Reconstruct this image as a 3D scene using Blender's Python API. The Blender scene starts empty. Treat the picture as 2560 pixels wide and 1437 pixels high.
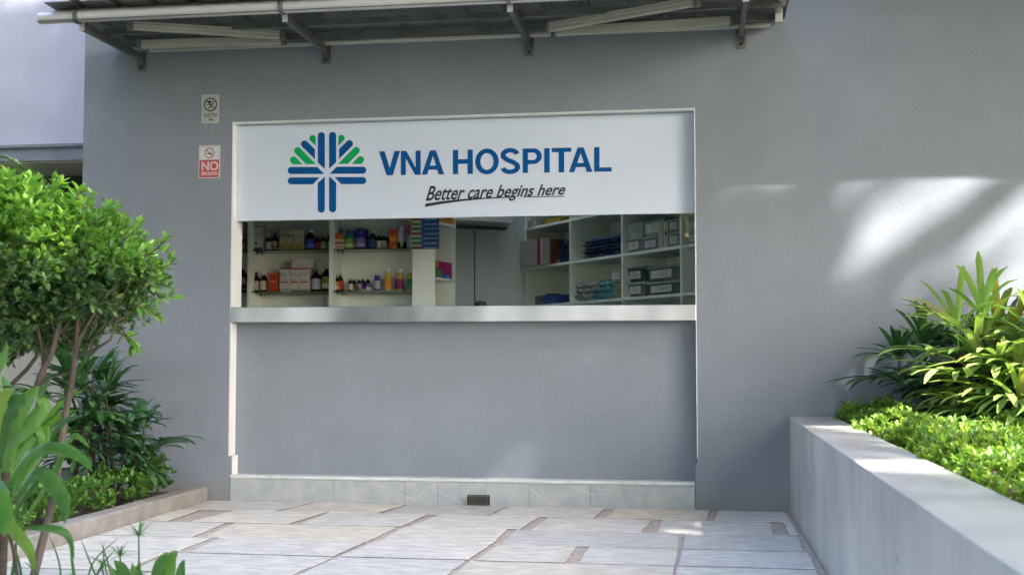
import bpy, math, random
import numpy as np
from mathutils import Vector, Matrix
random.seed(7); RNG = np.random.default_rng(7)
SC = bpy.context.scene
COL = SC.collection
rad = math.radians

# ------------------------------------------------------------------ camera, sky, sun, exposure
F = 3000.0; CX = 1280.0; CY = 718.5; EYE = 0.9; DIST = 7.06
PITCH = math.atan(163.5 / F); YAW = rad(8.72)
cd = bpy.data.cameras.new('camera'); cam = bpy.data.objects.new('camera', cd); COL.objects.link(cam)
cam.location = (0, -DIST, EYE); cam.rotation_euler = (rad(90) + PITCH, 0, YAW)
cd.sensor_width = 36; cd.lens = 36 * F / 2560; cd.clip_end = 500; cd.clip_start = 0.05
cd.dof.use_dof = True; cd.dof.focus_distance = 7.2; cd.dof.aperture_fstop = 5.6
SC.camera = cam

SUN = Vector((0.62, -0.42, 0.66)).normalized()
el = math.asin(SUN.z); az = math.atan2(SUN.x, SUN.y)
w = bpy.data.worlds.new("World"); SC.world = w; w.use_nodes = True
nt = w.node_tree; sky = nt.nodes.new('ShaderNodeTexSky'); sky.sky_type = 'NISHITA'
sky.sun_disc = False; sky.sun_elevation = el; sky.sun_rotation = az
sky.air_density = 0.8; sky.dust_density = 3.2; sky.ozone_density = 0.5
nt.links.new(sky.outputs[0], nt.nodes['Background'].inputs[0]); nt.nodes['Background'].inputs[1].default_value = 0.15
sd = bpy.data.lights.new('sun', 'SUN'); sd.energy = 2.5; sd.angle = rad(0.6); sd.color = (1, 0.96, 0.90)
so = bpy.data.objects.new('sun', sd); COL.objects.link(so); so.rotation_euler = SUN.to_track_quat('Z', 'Y').to_euler()
SC.view_settings.view_transform = 'Standard'; SC.view_settings.look = 'None'
SC.view_settings.exposure = 3.27; SC.view_settings.gamma = 1.0

# ------------------------------------------------------------------ measuring helpers (photo pixel -> point on a real plane)
def ray(px, py):
    r = (px - CX) / F; u = (CY - py) / F
    z = u * math.cos(PITCH) + math.sin(PITCH); f = math.cos(PITCH) - u * math.sin(PITCH)
    return (r * math.cos(YAW) - f * math.sin(YAW), r * math.sin(YAW) + f * math.cos(YAW), z)
def W(px, py, Y=0.0):
    d = ray(px, py); t = (Y + DIST) / d[1]; return Vector((t * d[0], Y, EYE + t * d[2]))
def G(px, py, Z=0.0):
    d = ray(px, py); t = (Z - EYE) / d[2]; return Vector((t * d[0], -DIST + t * d[1], Z))
def A(px, py, dist):
    d = ray(px, py); return Vector((dist * d[0], -DIST + dist * d[1], EYE + dist * d[2]))

# ------------------------------------------------------------------ materials
def lin(h):
    h = h.lstrip('#'); c = [int(h[i:i+2], 16) / 255 for i in (0, 2, 4)]
    return tuple(((x + .055) / 1.055) ** 2.4 if x > .04045 else x / 12.92 for x in c) + (1,)
def mat(name, c1, c2=None, scale=6.0, rough=0.6, metal=0.0, bump=0.0, bscale=60.0, detail=6, stretch=(1, 1, 1), island=None,
        trans=0.0, spec=0.5, rvar=0.0, transmission=0.0, alpha=1.0, contrast=(0.35, 0.65), coat=0.0):
    m = bpy.data.materials.new(name); m.use_nodes = True; n = m.node_tree.nodes; L = m.node_tree.links
    b = n['Principled BSDF']; b.inputs['Roughness'].default_value = rough; b.inputs['Metallic'].default_value = metal
    b.inputs['Specular IOR Level'].default_value = spec
    b.inputs['Transmission Weight'].default_value = transmission; b.inputs['Alpha'].default_value = alpha
    b.inputs['Coat Weight'].default_value = coat
    c1 = lin(c1) if isinstance(c1, str) else tuple(c1) + (1,)
    b.inputs['Base Color'].default_value = c1
    tc = n.new('ShaderNodeTexCoord'); mp = n.new('ShaderNodeMapping'); mp.inputs['Scale'].default_value = stretch
    L.new(tc.outputs['Object'], mp.inputs[0])
    out = None
    if c2 is not None:
        c2 = lin(c2) if isinstance(c2, str) else tuple(c2) + (1,)
        nz = n.new('ShaderNodeTexNoise'); nz.inputs['Scale'].default_value = scale; nz.inputs['Detail'].default_value = detail
        nz.inputs['Roughness'].default_value = 0.6
        L.new(mp.outputs[0], nz.inputs['Vector'])
        mr = n.new('ShaderNodeMapRange'); mr.inputs[1].default_value = contrast[0]; mr.inputs[2].default_value = contrast[1]
        L.new(nz.outputs['Fac'], mr.inputs[0])
        mx = n.new('ShaderNodeMix'); mx.data_type = 'RGBA'; mx.inputs[6].default_value = c1; mx.inputs[7].default_value = c2
        L.new(mr.outputs[0], mx.inputs[0]); out = mx.outputs[2]
        if rvar:
            r2 = n.new('ShaderNodeMapRange'); r2.inputs[3].default_value = rough - rvar; r2.inputs[4].default_value = rough + rvar
            L.new(nz.outputs['Fac'], r2.inputs[0]); L.new(r2.outputs[0], b.inputs['Roughness'])
    if island:
        ge = n.new('ShaderNodeNewGeometry'); cr = n.new('ShaderNodeValToRGB'); el_ = cr.color_ramp.elements
        cols = [lin(c) if isinstance(c, str) else tuple(c) + (1,) for c in island]
        el_[0].color = cols[0]; el_[1].color = cols[-1]
        for i, c in enumerate(cols[1:-1]):
            e = el_.new((i + 1) / (len(cols) - 1)); e.color = c
        L.new(ge.outputs['Random Per Island'], cr.inputs[0])
        if out is None: out = cr.outputs[0]
        else:
            mm = n.new('ShaderNodeMix'); mm.data_type = 'RGBA'; mm.blend_type = 'MULTIPLY'; mm.inputs[0].default_value = 1
            L.new(cr.outputs[0], mm.inputs[6]); L.new(out, mm.inputs[7]); out = mm.outputs[2]
    if out is not None: L.new(out, b.inputs['Base Color'])
    if bump:
        nb = n.new('ShaderNodeTexNoise'); nb.inputs['Scale'].default_value = bscale; nb.inputs['Detail'].default_value = 8
        L.new(mp.outputs[0], nb.inputs['Vector'])
        bp = n.new('ShaderNodeBump'); bp.inputs['Strength'].default_value = bump; bp.inputs['Distance'].default_value = 0.01
        L.new(nb.outputs['Fac'], bp.inputs['Height']); L.new(bp.outputs[0], b.inputs['Normal'])
    if trans:
        tl = n.new('ShaderNodeBsdfTranslucent'); ms = n.new('ShaderNodeMixShader'); ms.inputs[0].default_value = trans
        if out is not None: 
            g = n.new('ShaderNodeMix'); g.data_type = 'RGBA'; g.blend_type = 'MULTIPLY'; g.inputs[0].default_value = 1
            g.inputs[7].default_value = (1.35, 1.3, 0.7, 1); L.new(out, g.inputs[6]); L.new(g.outputs[2], tl.inputs[0])
        else: tl.inputs[0].default_value = c1
        L.new(b.outputs[0], ms.inputs[1]); L.new(tl.outputs[0], ms.inputs[2]); L.new(ms.outputs[0], n['Material Output'].inputs[0])
    return m
_flat = {}
def flat(h, rough=0.5, metal=0.0, coat=0.0):
    k = (h, rough, metal, coat)
    if k not in _flat:
        c = lin(h); c2 = tuple(x * 0.85 for x in c[:3])
        _flat[k] = mat('paint_' + h.strip('#'), c[:3], c2, scale=40, rough=rough, metal=metal, coat=coat)
    return _flat[k]

# ------------------------------------------------------------------ mesh helpers
class MB:
    def __init__(s): s.v = []; s.f = []; s.mi = []; s.sm = []
    def add(s, vs, fs, mi=0, smooth=False):
        k = len(s.v); s.v += [tuple(v) for v in vs]
        for f in fs: s.f.append(tuple(i + k for i in f)); s.mi.append(mi); s.sm.append(smooth)
    def box(s, x0, x1, y0, y1, z0, z1, mi=0):
        s.add([(x0,y0,z0),(x1,y0,z0),(x1,y1,z0),(x0,y1,z0),(x0,y0,z1),(x1,y0,z1),(x1,y1,z1),(x0,y1,z1)],
              [(0,3,2,1),(4,5,6,7),(0,1,5,4),(1,2,6,5),(2,3,7,6),(3,0,4,7)], mi)
    def obox(s, o, ax, ay, az_, mi=0):   # origin corner and three edge vectors
        o = Vector(o); ax = Vector(ax); ay = Vector(ay); az_ = Vector(az_)
        p = [o, o+ax, o+ax+ay, o+ay]; p = p + [q+az_ for q in p]
        s.add(p, [(0,3,2,1),(4,5,6,7),(0,1,5,4),(1,2,6,5),(2,3,7,6),(3,0,4,7)], mi)
    def bbox(s, x0, x1, y0, y1, z0, z1, b=0.003, mi=0):   # box with chamfered edges, via bmesh
        import bmesh
        bm = bmesh.new(); bmesh.ops.create_cube(bm, size=1)
        for v in bm.verts: v.co = Vector(((x0+x1)/2+v.co.x*(x1-x0), (y0+y1)/2+v.co.y*(y1-y0), (z0+z1)/2+v.co.z*(z1-z0)))
        bmesh.ops.bevel(bm, geom=bm.edges[:], offset=b, segments=2, profile=0.5, affect='EDGES')
        s.add([v.co for v in bm.verts], [[v.index for v in f.verts] for f in (bm.verts.index_update() or bm.faces)], mi); bm.free()
    def beam(s, a, b, wd, ht, up=(0,0,1), mi=0):
        a = Vector(a); b = Vector(b); d = (b-a); u = Vector(up); r = d.cross(u).normalized(); u = r.cross(d).normalized()
        s.obox(a - r*wd/2 - u*ht/2, r*wd, d, u*ht, mi)
    def tube(s, pts, rs, n=10, mi=0, caps=True):
        pts = [Vector(p) for p in pts]; rs = rs if isinstance(rs, (list, tuple)) else [rs]*len(pts)
        vs = []; prev = None
        for i, p in enumerate(pts):
            d = (pts[min(i+1, len(pts)-1)] - pts[max(i-1, 0)]).normalized()
            if prev is None: u = d.orthogonal().normalized()
            else: u = (prev - d*prev.dot(d)).normalized()
            prev = u; v = d.cross(u)
            for k in range(n):
                a = 2*math.pi*k/n; vs.append(p + (u*math.cos(a) + v*math.sin(a))*rs[i])
        fs = [(i*n+k, i*n+(k+1)%n, (i+1)*n+(k+1)%n, (i+1)*n+k) for i in range(len(pts)-1) for k in range(n)]
        s.add(vs, fs, mi, True)
        if caps: s.add(vs[:n][::-1], [tuple(range(n))], mi); s.add(vs[-n:], [tuple(range(n))], mi)
    def lathe(s, prof, c=(0,0,0), n=16, mi=0, sx=1.0, sy=1.0):
        vs = [(c[0]+r*sx*math.cos(2*math.pi*k/n), c[1]+r*sy*math.sin(2*math.pi*k/n), c[2]+z) for r, z in prof for k in range(n)]
        fs = [(i*n+k, i*n+(k+1)%n, (i+1)*n+(k+1)%n, (i+1)*n+k) for i in range(len(prof)-1) for k in range(n)]
        s.add(vs, fs, mi, True)
    def prism(s, pts, off, mi=0):   # polygon (3D points) extruded by vector
        n = len(pts); off = Vector(off); p = [Vector(q) for q in pts]; q = [a+off for a in p]
        s.add(p+q, [tuple(range(n))[::-1], tuple(range(n, 2*n))] + [(i, (i+1)%n, n+(i+1)%n, n+i) for i in range(n)], mi)
    def strip(s, p0, az_, elv, length, width, droop=1.2, fold=0.25, n=6, prof='strap', twist=0.0, mi=0, curl=0.0):
        p = Vector(p0); vs = []; seg = length/n; a = az_; e = elv
        for i in range(n+1):
            t = i/n
            if prof == 'strap': wd = width*min(1, 0.35+2.2*t)*(1 if t < .6 else max(0.0, 1-((t-.6)/.4)**2.2)**.5)
            elif prof == 'blunt': wd = width*min(1, 0.3+2.5*t)*(1 if t < .8 else (1-((t-.8)/.2)**3*.75))
            elif prof == 'grass': wd = width*(1-t)**.6
            else: wd = width*math.sin(math.pi*min(1, .08+t*.92))**.8
            d = Vector((math.cos(a)*math.cos(e), math.sin(a)*math.cos(e), math.sin(e)))
            side = Vector((-math.sin(a), math.cos(a), 0)); up = side.cross(d)*-1
            up = d.cross(side)*1; tw = twist*t
            sd_ = side*math.cos(tw) + up*math.sin(tw); nn = up*math.cos(tw) - side*math.sin(tw)
            if nn.z < 0 and abs(twist) < .1: nn = -nn
            vs += [p - sd_*wd/2 + nn*wd*fold/2, p, p + sd_*wd/2 + nn*wd*fold/2]
            p = p + d*seg; e -= droop*(0.3+1.4*t)/n; a += curl/n
        s.add(vs, [(3*i, 3*i+1, 3*i+4, 3*i+3) for i in range(n)] + [(3*i+1, 3*i+2, 3*i+5, 3*i+4) for i in range(n)], mi, True)
    def build(s, name, mats, parent=None, smooth=None):
        me = bpy.data.meshes.new(name); me.from_pydata(s.v, [], s.f)
        ms = mats if isinstance(mats, (list, tuple)) else [mats]
        for m in ms: me.materials.append(m)
        me.polygons.foreach_set('material_index', s.mi); me.polygons.foreach_set('use_smooth', s.sm if smooth is None else [smooth]*len(s.f))
        me.update(); o = bpy.data.objects.new(name, me); COL.objects.link(o)
        if parent is not None: o.parent = parent; o.matrix_parent_inverse = Matrix.Translation(-parent.location) if parent.rotation_euler.z == 0 else Matrix.Identity(4)
        return o
def tag(o, label=None, cat=None, group=None, kind=None):
    if label: o['label'] = label
    if cat: o['category'] = cat
    if group: o['group'] = group
    if kind: o['kind'] = kind
    return o
def thing(name, label, cat, loc=(0,0,0), group=None):
    o = bpy.data.objects.new(name, None); COL.objects.link(o); o.location = loc; o.empty_display_size = .05
    return tag(o, label, cat, group)
def one(tmpl_v, tmpl_f, P, R, S, name, m, parent=None):
    """many copies of a small leaf template: P (n,3) positions, R (n,3,3) rotations, S (n,) sizes -> one mesh"""
    tv = np.array(tmpl_v); n = len(P); k = len(tv)
    V = np.einsum('nij,kj->nki', R, tv)*S[:, None, None] + P[:, None, :]
    me = bpy.data.meshes.new(name); fl = np.array(tmpl_f); q = fl.shape[1]
    FA = (fl[None] + (np.arange(n)*k)[:, None, None]).reshape(-1)
    me.vertices.add(n*k); me.vertices.foreach_set('co', V.reshape(-1))
    nf = n*len(fl); me.loops.add(nf*q); me.loops.foreach_set('vertex_index', FA.astype(np.int32))
    me.polygons.add(nf); me.polygons.foreach_set('loop_start', np.arange(nf, dtype=np.int32)*q)
    me.polygons.foreach_set('loop_total', np.full(nf, q, dtype=np.int32)); me.polygons.foreach_set('use_smooth', np.ones(nf, dtype=bool))
    me.materials.append(m); me.update(calc_edges=True)
    o = bpy.data.objects.new(name, me); COL.objects.link(o)
    if parent is not None: o.parent = parent; o.matrix_parent_inverse = Matrix.Translation(-parent.location)
    return o
LEAF_V = [(0,0,0),(.3,-.22,.06),(.3,0,0),(.3,.22,.06),(.72,-.2,.03),(.72,0,-.03),(.72,.2,.03),(1,0,-.08)]
LEAF_F = [(0,1,2,2),(0,2,3,3),(1,4,5,2),(2,5,6,3),(4,7,5,5),(5,7,6,6)]
LEAF_F = [(0,1,2),(0,2,3),(1,4,5),(1,5,2),(2,5,6),(2,6,3),(4,7,5),(5,7,6)]
def rots(D, roll):
    """rotation matrices whose x axis is D, z as upright as possible, rolled"""
    D = D/np.linalg.norm(D, axis=1, keepdims=True); up = np.tile([0., 0, 1], (len(D), 1)) + 1e-3*RNG.normal(size=D.shape)
    Y = np.cross(up, D); Y /= np.linalg.norm(Y, axis=1, keepdims=True)+1e-9; Z = np.cross(D, Y)
    c = np.cos(roll)[:, None]; s_ = np.sin(roll)[:, None]; Y2 = Y*c + Z*s_; Z2 = Z*c - Y*s_
    return np.stack([D, Y2, Z2], axis=2)
def whorls(C, N, nper, size, name, m, parent=None, spread=0.75, sz_var=.25):
    """rosettes of leaves at points C with shoot directions N"""
    C = np.repeat(C, nper, 0); N = np.repeat(N, nper, 0); n = len(C)
    T = RNG.normal(size=(n, 3)); T -= N*(T*N).sum(1, keepdims=True); T /= np.linalg.norm(T, axis=1, keepdims=True)
    sp = RNG.uniform(.35, 1, n)[:, None]*spread
    D = N*np.sqrt(np.clip(1-sp**2, .02, 1)) + T*sp*1.2
    P = C + N*RNG.uniform(-.02, .01, n)[:, None]*size*20
    return one(LEAF_V, LEAF_F, P, rots(D, RNG.normal(0, .35, n)), size*RNG.uniform(1-sz_var, 1+sz_var, n), name, m, parent)

# text printed on a flat board: bilinear map of (u, v) onto four measured corners
def text_on(s, quad, Y, name, m, parent, shear=0.0, bold=0.0, cap=0.7, thick=0.0015):
    c = bpy.data.curves.new('tmp', 'FONT'); c.body = s; c.shear = shear; c.offset = bold; c.extrude = 0.5; c.resolution_u = 4
    t = bpy.data.objects.new('tmp', c); COL.objects.link(t); dg = bpy.context.evaluated_depsgraph_get(); dg.update()
    me = bpy.data.meshes.new_from_object(t.evaluated_get(dg)); bpy.data.objects.remove(t); bpy.data.curves.remove(c)
    xs = [v.co.x for v in me.vertices]; x0, x1 = min(xs), max(xs)
    (bl, br, tr, tl) = [W(p[0], p[1], Y) for p in quad]
    for v in me.vertices:
        u = (v.co.x-x0)/(x1-x0); q = v.co.y/cap
        p = (bl*(1-u)+br*u)*(1-q) + (tl*(1-u)+tr*u)*q
        v.co = Vector((p.x, Y - (thick if v.co.z < 0 else 0) , p.z))
    me.name = name; me.materials.clear(); me.materials.append(m); o = bpy.data.objects.new(name, me); COL.objects.link(o)
    o.parent = parent; o.matrix_parent_inverse = Matrix.Translation(-parent.location); return o

# ------------------------------------------------------------------ material library
M = {}
def plaster():
    m = mat('grey_plaster', (.216,.239,.270), (.246,.268,.299), scale=1.1, rough=.72, bump=.16, bscale=22, spec=.3, contrast=(.3,.7))
    n = m.node_tree.nodes; L = m.node_tree.links; b = n['Principled BSDF']; src = b.inputs['Base Color'].links[0].from_socket
    tc = n.new('ShaderNodeTexCoord')
    def layer(sc, st, lo, hi, a, c, det=6):
        nonlocal src
        mp = n.new('ShaderNodeMapping'); mp.inputs['Scale'].default_value = st; nz = n.new('ShaderNodeTexNoise'); nz.inputs['Scale'].default_value = sc; nz.inputs['Detail'].default_value = det
        L.new(tc.outputs['Object'], mp.inputs[0]); L.new(mp.outputs[0], nz.inputs[0]); mr = n.new('ShaderNodeMapRange')
        for i, v in enumerate((a, c, lo, hi)): mr.inputs[i+1].default_value = v
        L.new(nz.outputs['Fac'], mr.inputs[0]); sc_ = n.new('ShaderNodeVectorMath'); sc_.operation = 'SCALE'; L.new(src, sc_.inputs[0]); L.new(mr.outputs[0], sc_.inputs['Scale']); src = sc_.outputs[0]
    layer(6, (1, 1, .6), .975, 1.02, .35, .65); layer(60, (1, 1, 1), .96, 1.04, .3, .7, 3); layer(2.2, (1.2, 1, .8), .965, 1.0, .5, .62)
    sx = n.new('ShaderNodeSeparateXYZ'); L.new(tc.outputs['Object'], sx.inputs[0]); nz = n.new('ShaderNodeTexNoise'); nz.inputs['Scale'].default_value = 5; nz.inputs['Detail'].default_value = 8; L.new(tc.outputs['Object'], nz.inputs[0])
    ad = n.new('ShaderNodeMath'); ad.operation = 'MULTIPLY_ADD'; ad.inputs[1].default_value = -.30; L.new(nz.outputs['Fac'], ad.inputs[0]); L.new(sx.outputs['Z'], ad.inputs[2])
    mr = n.new('ShaderNodeMapRange'); mr.inputs[1].default_value = -.13; mr.inputs[2].default_value = .0; mr.inputs[3].default_value = .6; mr.inputs[4].default_value = 0; L.new(ad.outputs[0], mr.inputs[0])
    mx = n.new('ShaderNodeMix'); mx.data_type = 'RGBA'; L.new(mr.outputs[0], mx.inputs[0]); L.new(src, mx.inputs[6]); mx.inputs[7].default_value = (.26, .235, .20, 1)
    L.new(mx.outputs[2], b.inputs['Base Color']); return m
M['wall'] = plaster()
M['wall_l'] = mat('pale_plaster', (.50,.51,.58), (.58,.59,.66), scale=1.6, rough=.8, bump=.12, bscale=30, spec=.3)
M['band'] = mat('grey_band', (.20,.22,.25), (.25,.27,.30), scale=5, rough=.8, bump=.2, bscale=30)
M['beige'] = mat('beige_plaster', (.50,.45,.37), (.56,.51,.43), scale=2, rough=.85, bump=.1)
M['white'] = mat('white_paint', (.74,.74,.71), (.80,.80,.78), scale=5, rough=.5, bump=.04)
M['board'] = mat('sign_film', (.57,.63,.72), (.60,.66,.75), scale=2, rough=.32, spec=.4)
M['blue'] = mat('blue_vinyl', (.001,.072,.245), (.001,.080,.265), scale=8, rough=.55, spec=.15)
M['green'] = mat('green_vinyl', (.004,.33,.095), (.005,.36,.11), scale=8, rough=.55, spec=.15)
M['ink'] = mat('black_vinyl', (.012,.012,.014), (.016,.016,.018), scale=8, rough=.4)
M['steel'] = mat('brushed_steel', (.26,.26,.265), (.60,.59,.595), scale=1.9, detail=2, rough=.30, metal=1, stretch=(1.2,1,.5), bump=.012, bscale=3)
M['galv'] = mat('galvanised_steel', (.13,.14,.135), (.19,.20,.195), scale=9, rough=.5, metal=.5, bump=.04, bscale=30)
M['alu'] = mat('awning_aluminium', (.62,.62,.60), (.70,.70,.68), scale=5, rough=.42, metal=.35, stretch=(.3,4,4))
M['arm'] = mat('cream_aluminium', (.42,.42,.37), (.50,.50,.45), scale=5, rough=.5, metal=.1, stretch=(.4,5,8))
M['sheet'] = mat('roof_sheet', (.15,.165,.16), (.20,.215,.21), scale=4, rough=.5, metal=.3)
M['dark'] = mat('dark_rubber', (.012,.012,.012), (.02,.02,.02), scale=20, rough=.6)
M['skirt'] = mat('stone_skirting', (.33,.37,.38), (.45,.455,.42), scale=11, rough=.45, bump=.12, bscale=35, contrast=(.35,.65))
M['ledge'] = mat('stone_ledge', (.55,.56,.53), (.68,.68,.66), scale=9, rough=.4)
M['slab'] = mat('paving_stone', (.80,.79,.76), (1.10,1.085,1.045), scale=10, rough=.6, bump=.5, bscale=30, stretch=(.8,2.0,1), rvar=.1, contrast=(.4,.62),
                island=['#cdcbc6', '#d4d0c6', '#cac8c4', '#d6cbb8', '#cfcdc8', '#dad4c8', '#bdbdba', '#d1cdc4'])
M['slab_edge'] = mat('slab_edge', (.09,.085,.08), (.18,.165,.15), scale=30, rough=.9)
M['mortar'] = mat('sandy_mortar', (.36,.30,.25), (.54,.455,.38), scale=26, rough=.95, bump=.7, bscale=120)
M['ground'] = mat('dark_lawn', (.035,.05,.02), (.07,.09,.04), scale=2, rough=.95, bump=.3)
M['soil'] = mat('soil', (.035,.022,.015), (.085,.055,.035), scale=24, rough=.95, bump=.9, bscale=60)
M['kerb'] = mat('old_concrete', (.20,.185,.165), (.36,.335,.30), scale=9, rough=.9, bump=.5, bscale=40, contrast=(.25,.75))
def concrete():
    m = mat('smooth_concrete', (.40,.38,.345), (.52,.495,.45), scale=3.4, rough=.32, bump=.04, bscale=18, rvar=.1, spec=.5, contrast=(.22,.78), detail=4)
    n = m.node_tree.nodes; L = m.node_tree.links; b = n['Principled BSDF']; src = b.inputs['Base Color'].links[0].from_socket
    tc = n.new('ShaderNodeTexCoord'); mp = n.new('ShaderNodeMapping'); mp.inputs['Scale'].default_value = (3.2, 3.2, 1.1)
    nz = n.new('ShaderNodeTexNoise'); nz.inputs['Scale'].default_value = 1.0; nz.inputs['Detail'].default_value = 5
    L.new(tc.outputs['Object'], mp.inputs[0]); L.new(mp.outputs[0], nz.inputs[0])
    mr = n.new('ShaderNodeMapRange'); mr.inputs[1].default_value = .38; mr.inputs[2].default_value = .62; mr.inputs[3].default_value = .80; mr.inputs[4].default_value = 1.08
    L.new(nz.outputs['Fac'], mr.inputs[0])
    mx = n.new('ShaderNodeVectorMath'); mx.operation = 'SCALE'; L.new(src, mx.inputs[0]); L.new(mr.outputs[0], mx.inputs['Scale'])
    L.new(mx.outputs[0], b.inputs['Base Color']); return m
M['concrete'] = concrete()
M['shelf'] = mat('white_laminate', (.72,.78,.70), (.76,.82,.74), scale=3, rough=.45)
M['room'] = mat('room_paint', (.60,.64,.61), (.65,.69,.66), scale=2, rough=.7)
M['glassshelf'] = mat('dark_glass_shelf', (.01,.03,.022), (.012,.035,.026), scale=9, rough=.12)
M['bark'] = mat('bark', (.05,.04,.03), (.13,.105,.08), scale=18, rough=.9, bump=.5, bscale=50, stretch=(1,1,.3))
M['cane'] = mat('palm_cane', (.03,.022,.012), (.07,.05,.03), scale=30, rough=.8, stretch=(1,1,3))
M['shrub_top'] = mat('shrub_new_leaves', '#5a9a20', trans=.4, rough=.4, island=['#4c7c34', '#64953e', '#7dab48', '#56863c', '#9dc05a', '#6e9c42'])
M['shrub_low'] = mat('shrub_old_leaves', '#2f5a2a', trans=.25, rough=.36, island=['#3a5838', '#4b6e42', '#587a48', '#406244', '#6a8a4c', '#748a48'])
M['hedge_l'] = mat('hedge_leaves', '#3f7a2a', trans=.35, rough=.35, island=['#3b6430', '#54833a', '#6c9a3c', '#476f38', '#88ad4a'])
M['hedge_r'] = mat('golden_hedge_leaves', '#7faa2a', trans=.4, rough=.4, island=['#4c7e34', '#719a3c', '#94b24a', '#5b8c3a', '#adbb58', '#679444'])
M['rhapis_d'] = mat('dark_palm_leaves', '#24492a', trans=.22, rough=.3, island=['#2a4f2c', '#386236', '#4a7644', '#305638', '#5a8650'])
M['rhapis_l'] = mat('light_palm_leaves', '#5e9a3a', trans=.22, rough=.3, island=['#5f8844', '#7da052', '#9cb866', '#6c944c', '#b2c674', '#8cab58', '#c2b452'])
M['strap'] = mat('strap_leaves', (.72,.78,.70), (1.1,1.08,1.0), scale=24, stretch=(1,1,.35), bump=.25, bscale=60, trans=.35, rough=.3, island=['#3a6534', '#51803c', '#6c9a46', '#446f3a', '#93b04c'])
M['strap_d'] = mat('deep_strap_leaves', '#2c5c2c', trans=.25, rough=.3, island=['#22492a', '#315f2e', '#44783a', '#284f30'])
M['tree'] = mat('tree_leaves', '#3a4f30', trans=.2, rough=.5, island=['#2c3f28', '#3c5234', '#4a6040'])

# ------------------------------------------------------------------ ground
b = MB(); b.add([(-60,-60,-.05),(60,-60,-.05),(60,60,-.05),(-60,60,-.05)], [(0,1,2,3)])
tag(b.build('ground', M['ground']), kind='structure')
rowY = [0, -.435, -.914, -1.412, -1.854, -2.316]; rowPy = [1266, 1289, 1321, 1360, 1401, 1452]
while rowY[-1] > -4.2: rowY.append(rowY[-1] - random.uniform(.43, .52))
b = MB(); b.box(-2.96, .52, rowY[-1]-.05, .02, -.045, -.008)
tag(b.build('mortar_bed', M['mortar']), kind='structure')
J = {0: [(776,790,680,700),(1012,1024,938,955),(1262,1280,1204,1224),(1512,1540,1483,1512),(1773,1797,1766,1786)],
     1: [(500,590,410,470),(810,828,717,745),(1068,1098,1000,1022),(1347,1371,1297,1328),(1630,1657,1604,1641),(1925,1957,1930,1973)],
     2: [(560,584,470,500),(992,1012,916,942),(1268,1291,1228,1250),(1700,1711,1697,1706)],
     3: [(522,545,420,460),(914,936,828,845),(1226,1247,1168,1188),(1442,1473,1412,1446),(1697,1704,1686,1695)],
     4: [(400,415,290,310),(829,842,718,736),(1164,1176,1098,1114),(1688,1693,1679,1686)]}
b = MB()
def slab(xa0, xa1, ya, xb0, xb1, yb):   # far edge (ya) from xa0 to xa1, near edge (yb) from xb0 to xb1
    def edge(p, q, n, amp):
        out = []
        for i in range(n):
            t = i/n; j = 0 if i == 0 else random.uniform(-amp, amp)
            d = Vector((q[0]-p[0], q[1]-p[1])); nn = Vector((-d.y, d.x)).normalized()
            out.append((p[0]+d.x*t+nn.x*j, p[1]+d.y*t+nn.y*j))
        return out
    g = .0115
    a, c, d, e = (xb0, yb+g), (xb1, yb+g), (xa1, ya-g), (xa0, ya-g)
    pts = edge(a, c, 9, .0025)+edge(c, d, 6, .004)+edge(d, e, 9, .0025)+edge(e, a, 6, .004)
    h = random.uniform(-.0025, .002); n = len(pts); cx_ = sum(p[0] for p in pts)/n; cy_ = sum(p[1] for p in pts)/n
    bot = [(x, y, -.03) for x, y in pts]; mid = [(x, y, h-.003) for x, y in pts]
    top = [(x+(cx_-x)*.008, y+(cy_-y)*.012, h) for x, y in pts]
    fs = [(i, (i+1)%n, n+(i+1)%n, n+i) for i in range(n)] + [(n+i, n+(i+1)%n, 2*n+(i+1)%n, 2*n+i) for i in range(n)] + [tuple(range(2*n, 3*n))]
    for q_ in fs: pass
    k_ = len(b.f); b.add(bot+mid+top, fs)
    for i in range(n): b.mi[k_+i] = 1
for r in range(len(rowY)-1):
    ya, yb = rowY[r], rowY[r+1]; js = []
    if r in J:
        for (a0, a1, b0, b1) in J[r]:
            f = lambda x, k: G(x, rowPy[k]+.0205*(x-1280)).x
            js.append((f(a0, r), f(a1, r), f(b0, r+1), f(b1, r+1)))
    else:
        x = -2.9 + random.uniform(.3, .7)
        while x < .2:
            sk = random.uniform(-.12, .05); gw = random.uniform(.015, .06); js.append((x, x+gw, x+sk, x+sk+gw)); x += random.uniform(.5, .85)
    L_ = (-2.955, -2.955); 
    for (a0, a1, b0, b1) in js:
        slab(L_[0], a0, ya, L_[1], b0, yb); L_ = (a1, b1)
    slab(L_[0], .505+random.uniform(-.02, .0), ya, L_[1], .505-random.uniform(.01, .035), yb)
tag(b.build('paving', [M['slab'], M['slab_edge']], smooth=False), kind='structure')
b = MB(); b.box(-6.5, -3.1, -9, 0, -.045, .045)
tag(b.build('garden_soil', M['soil']), kind='structure')
b = MB()
for i in range(260):
    x = random.uniform(-4.6, -3.12); y = random.uniform(-3.2, -.05); s = random.uniform(.008, .03)
    b.lathe([(0, s*.5), (s*.7, s*.35), (s, 0), (s*.8, -s*.4)], (x, y, .047), n=5, sx=random.uniform(.6, 1.4))
tag(b.build('soil_clods', M['soil']), kind='stuff')

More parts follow.
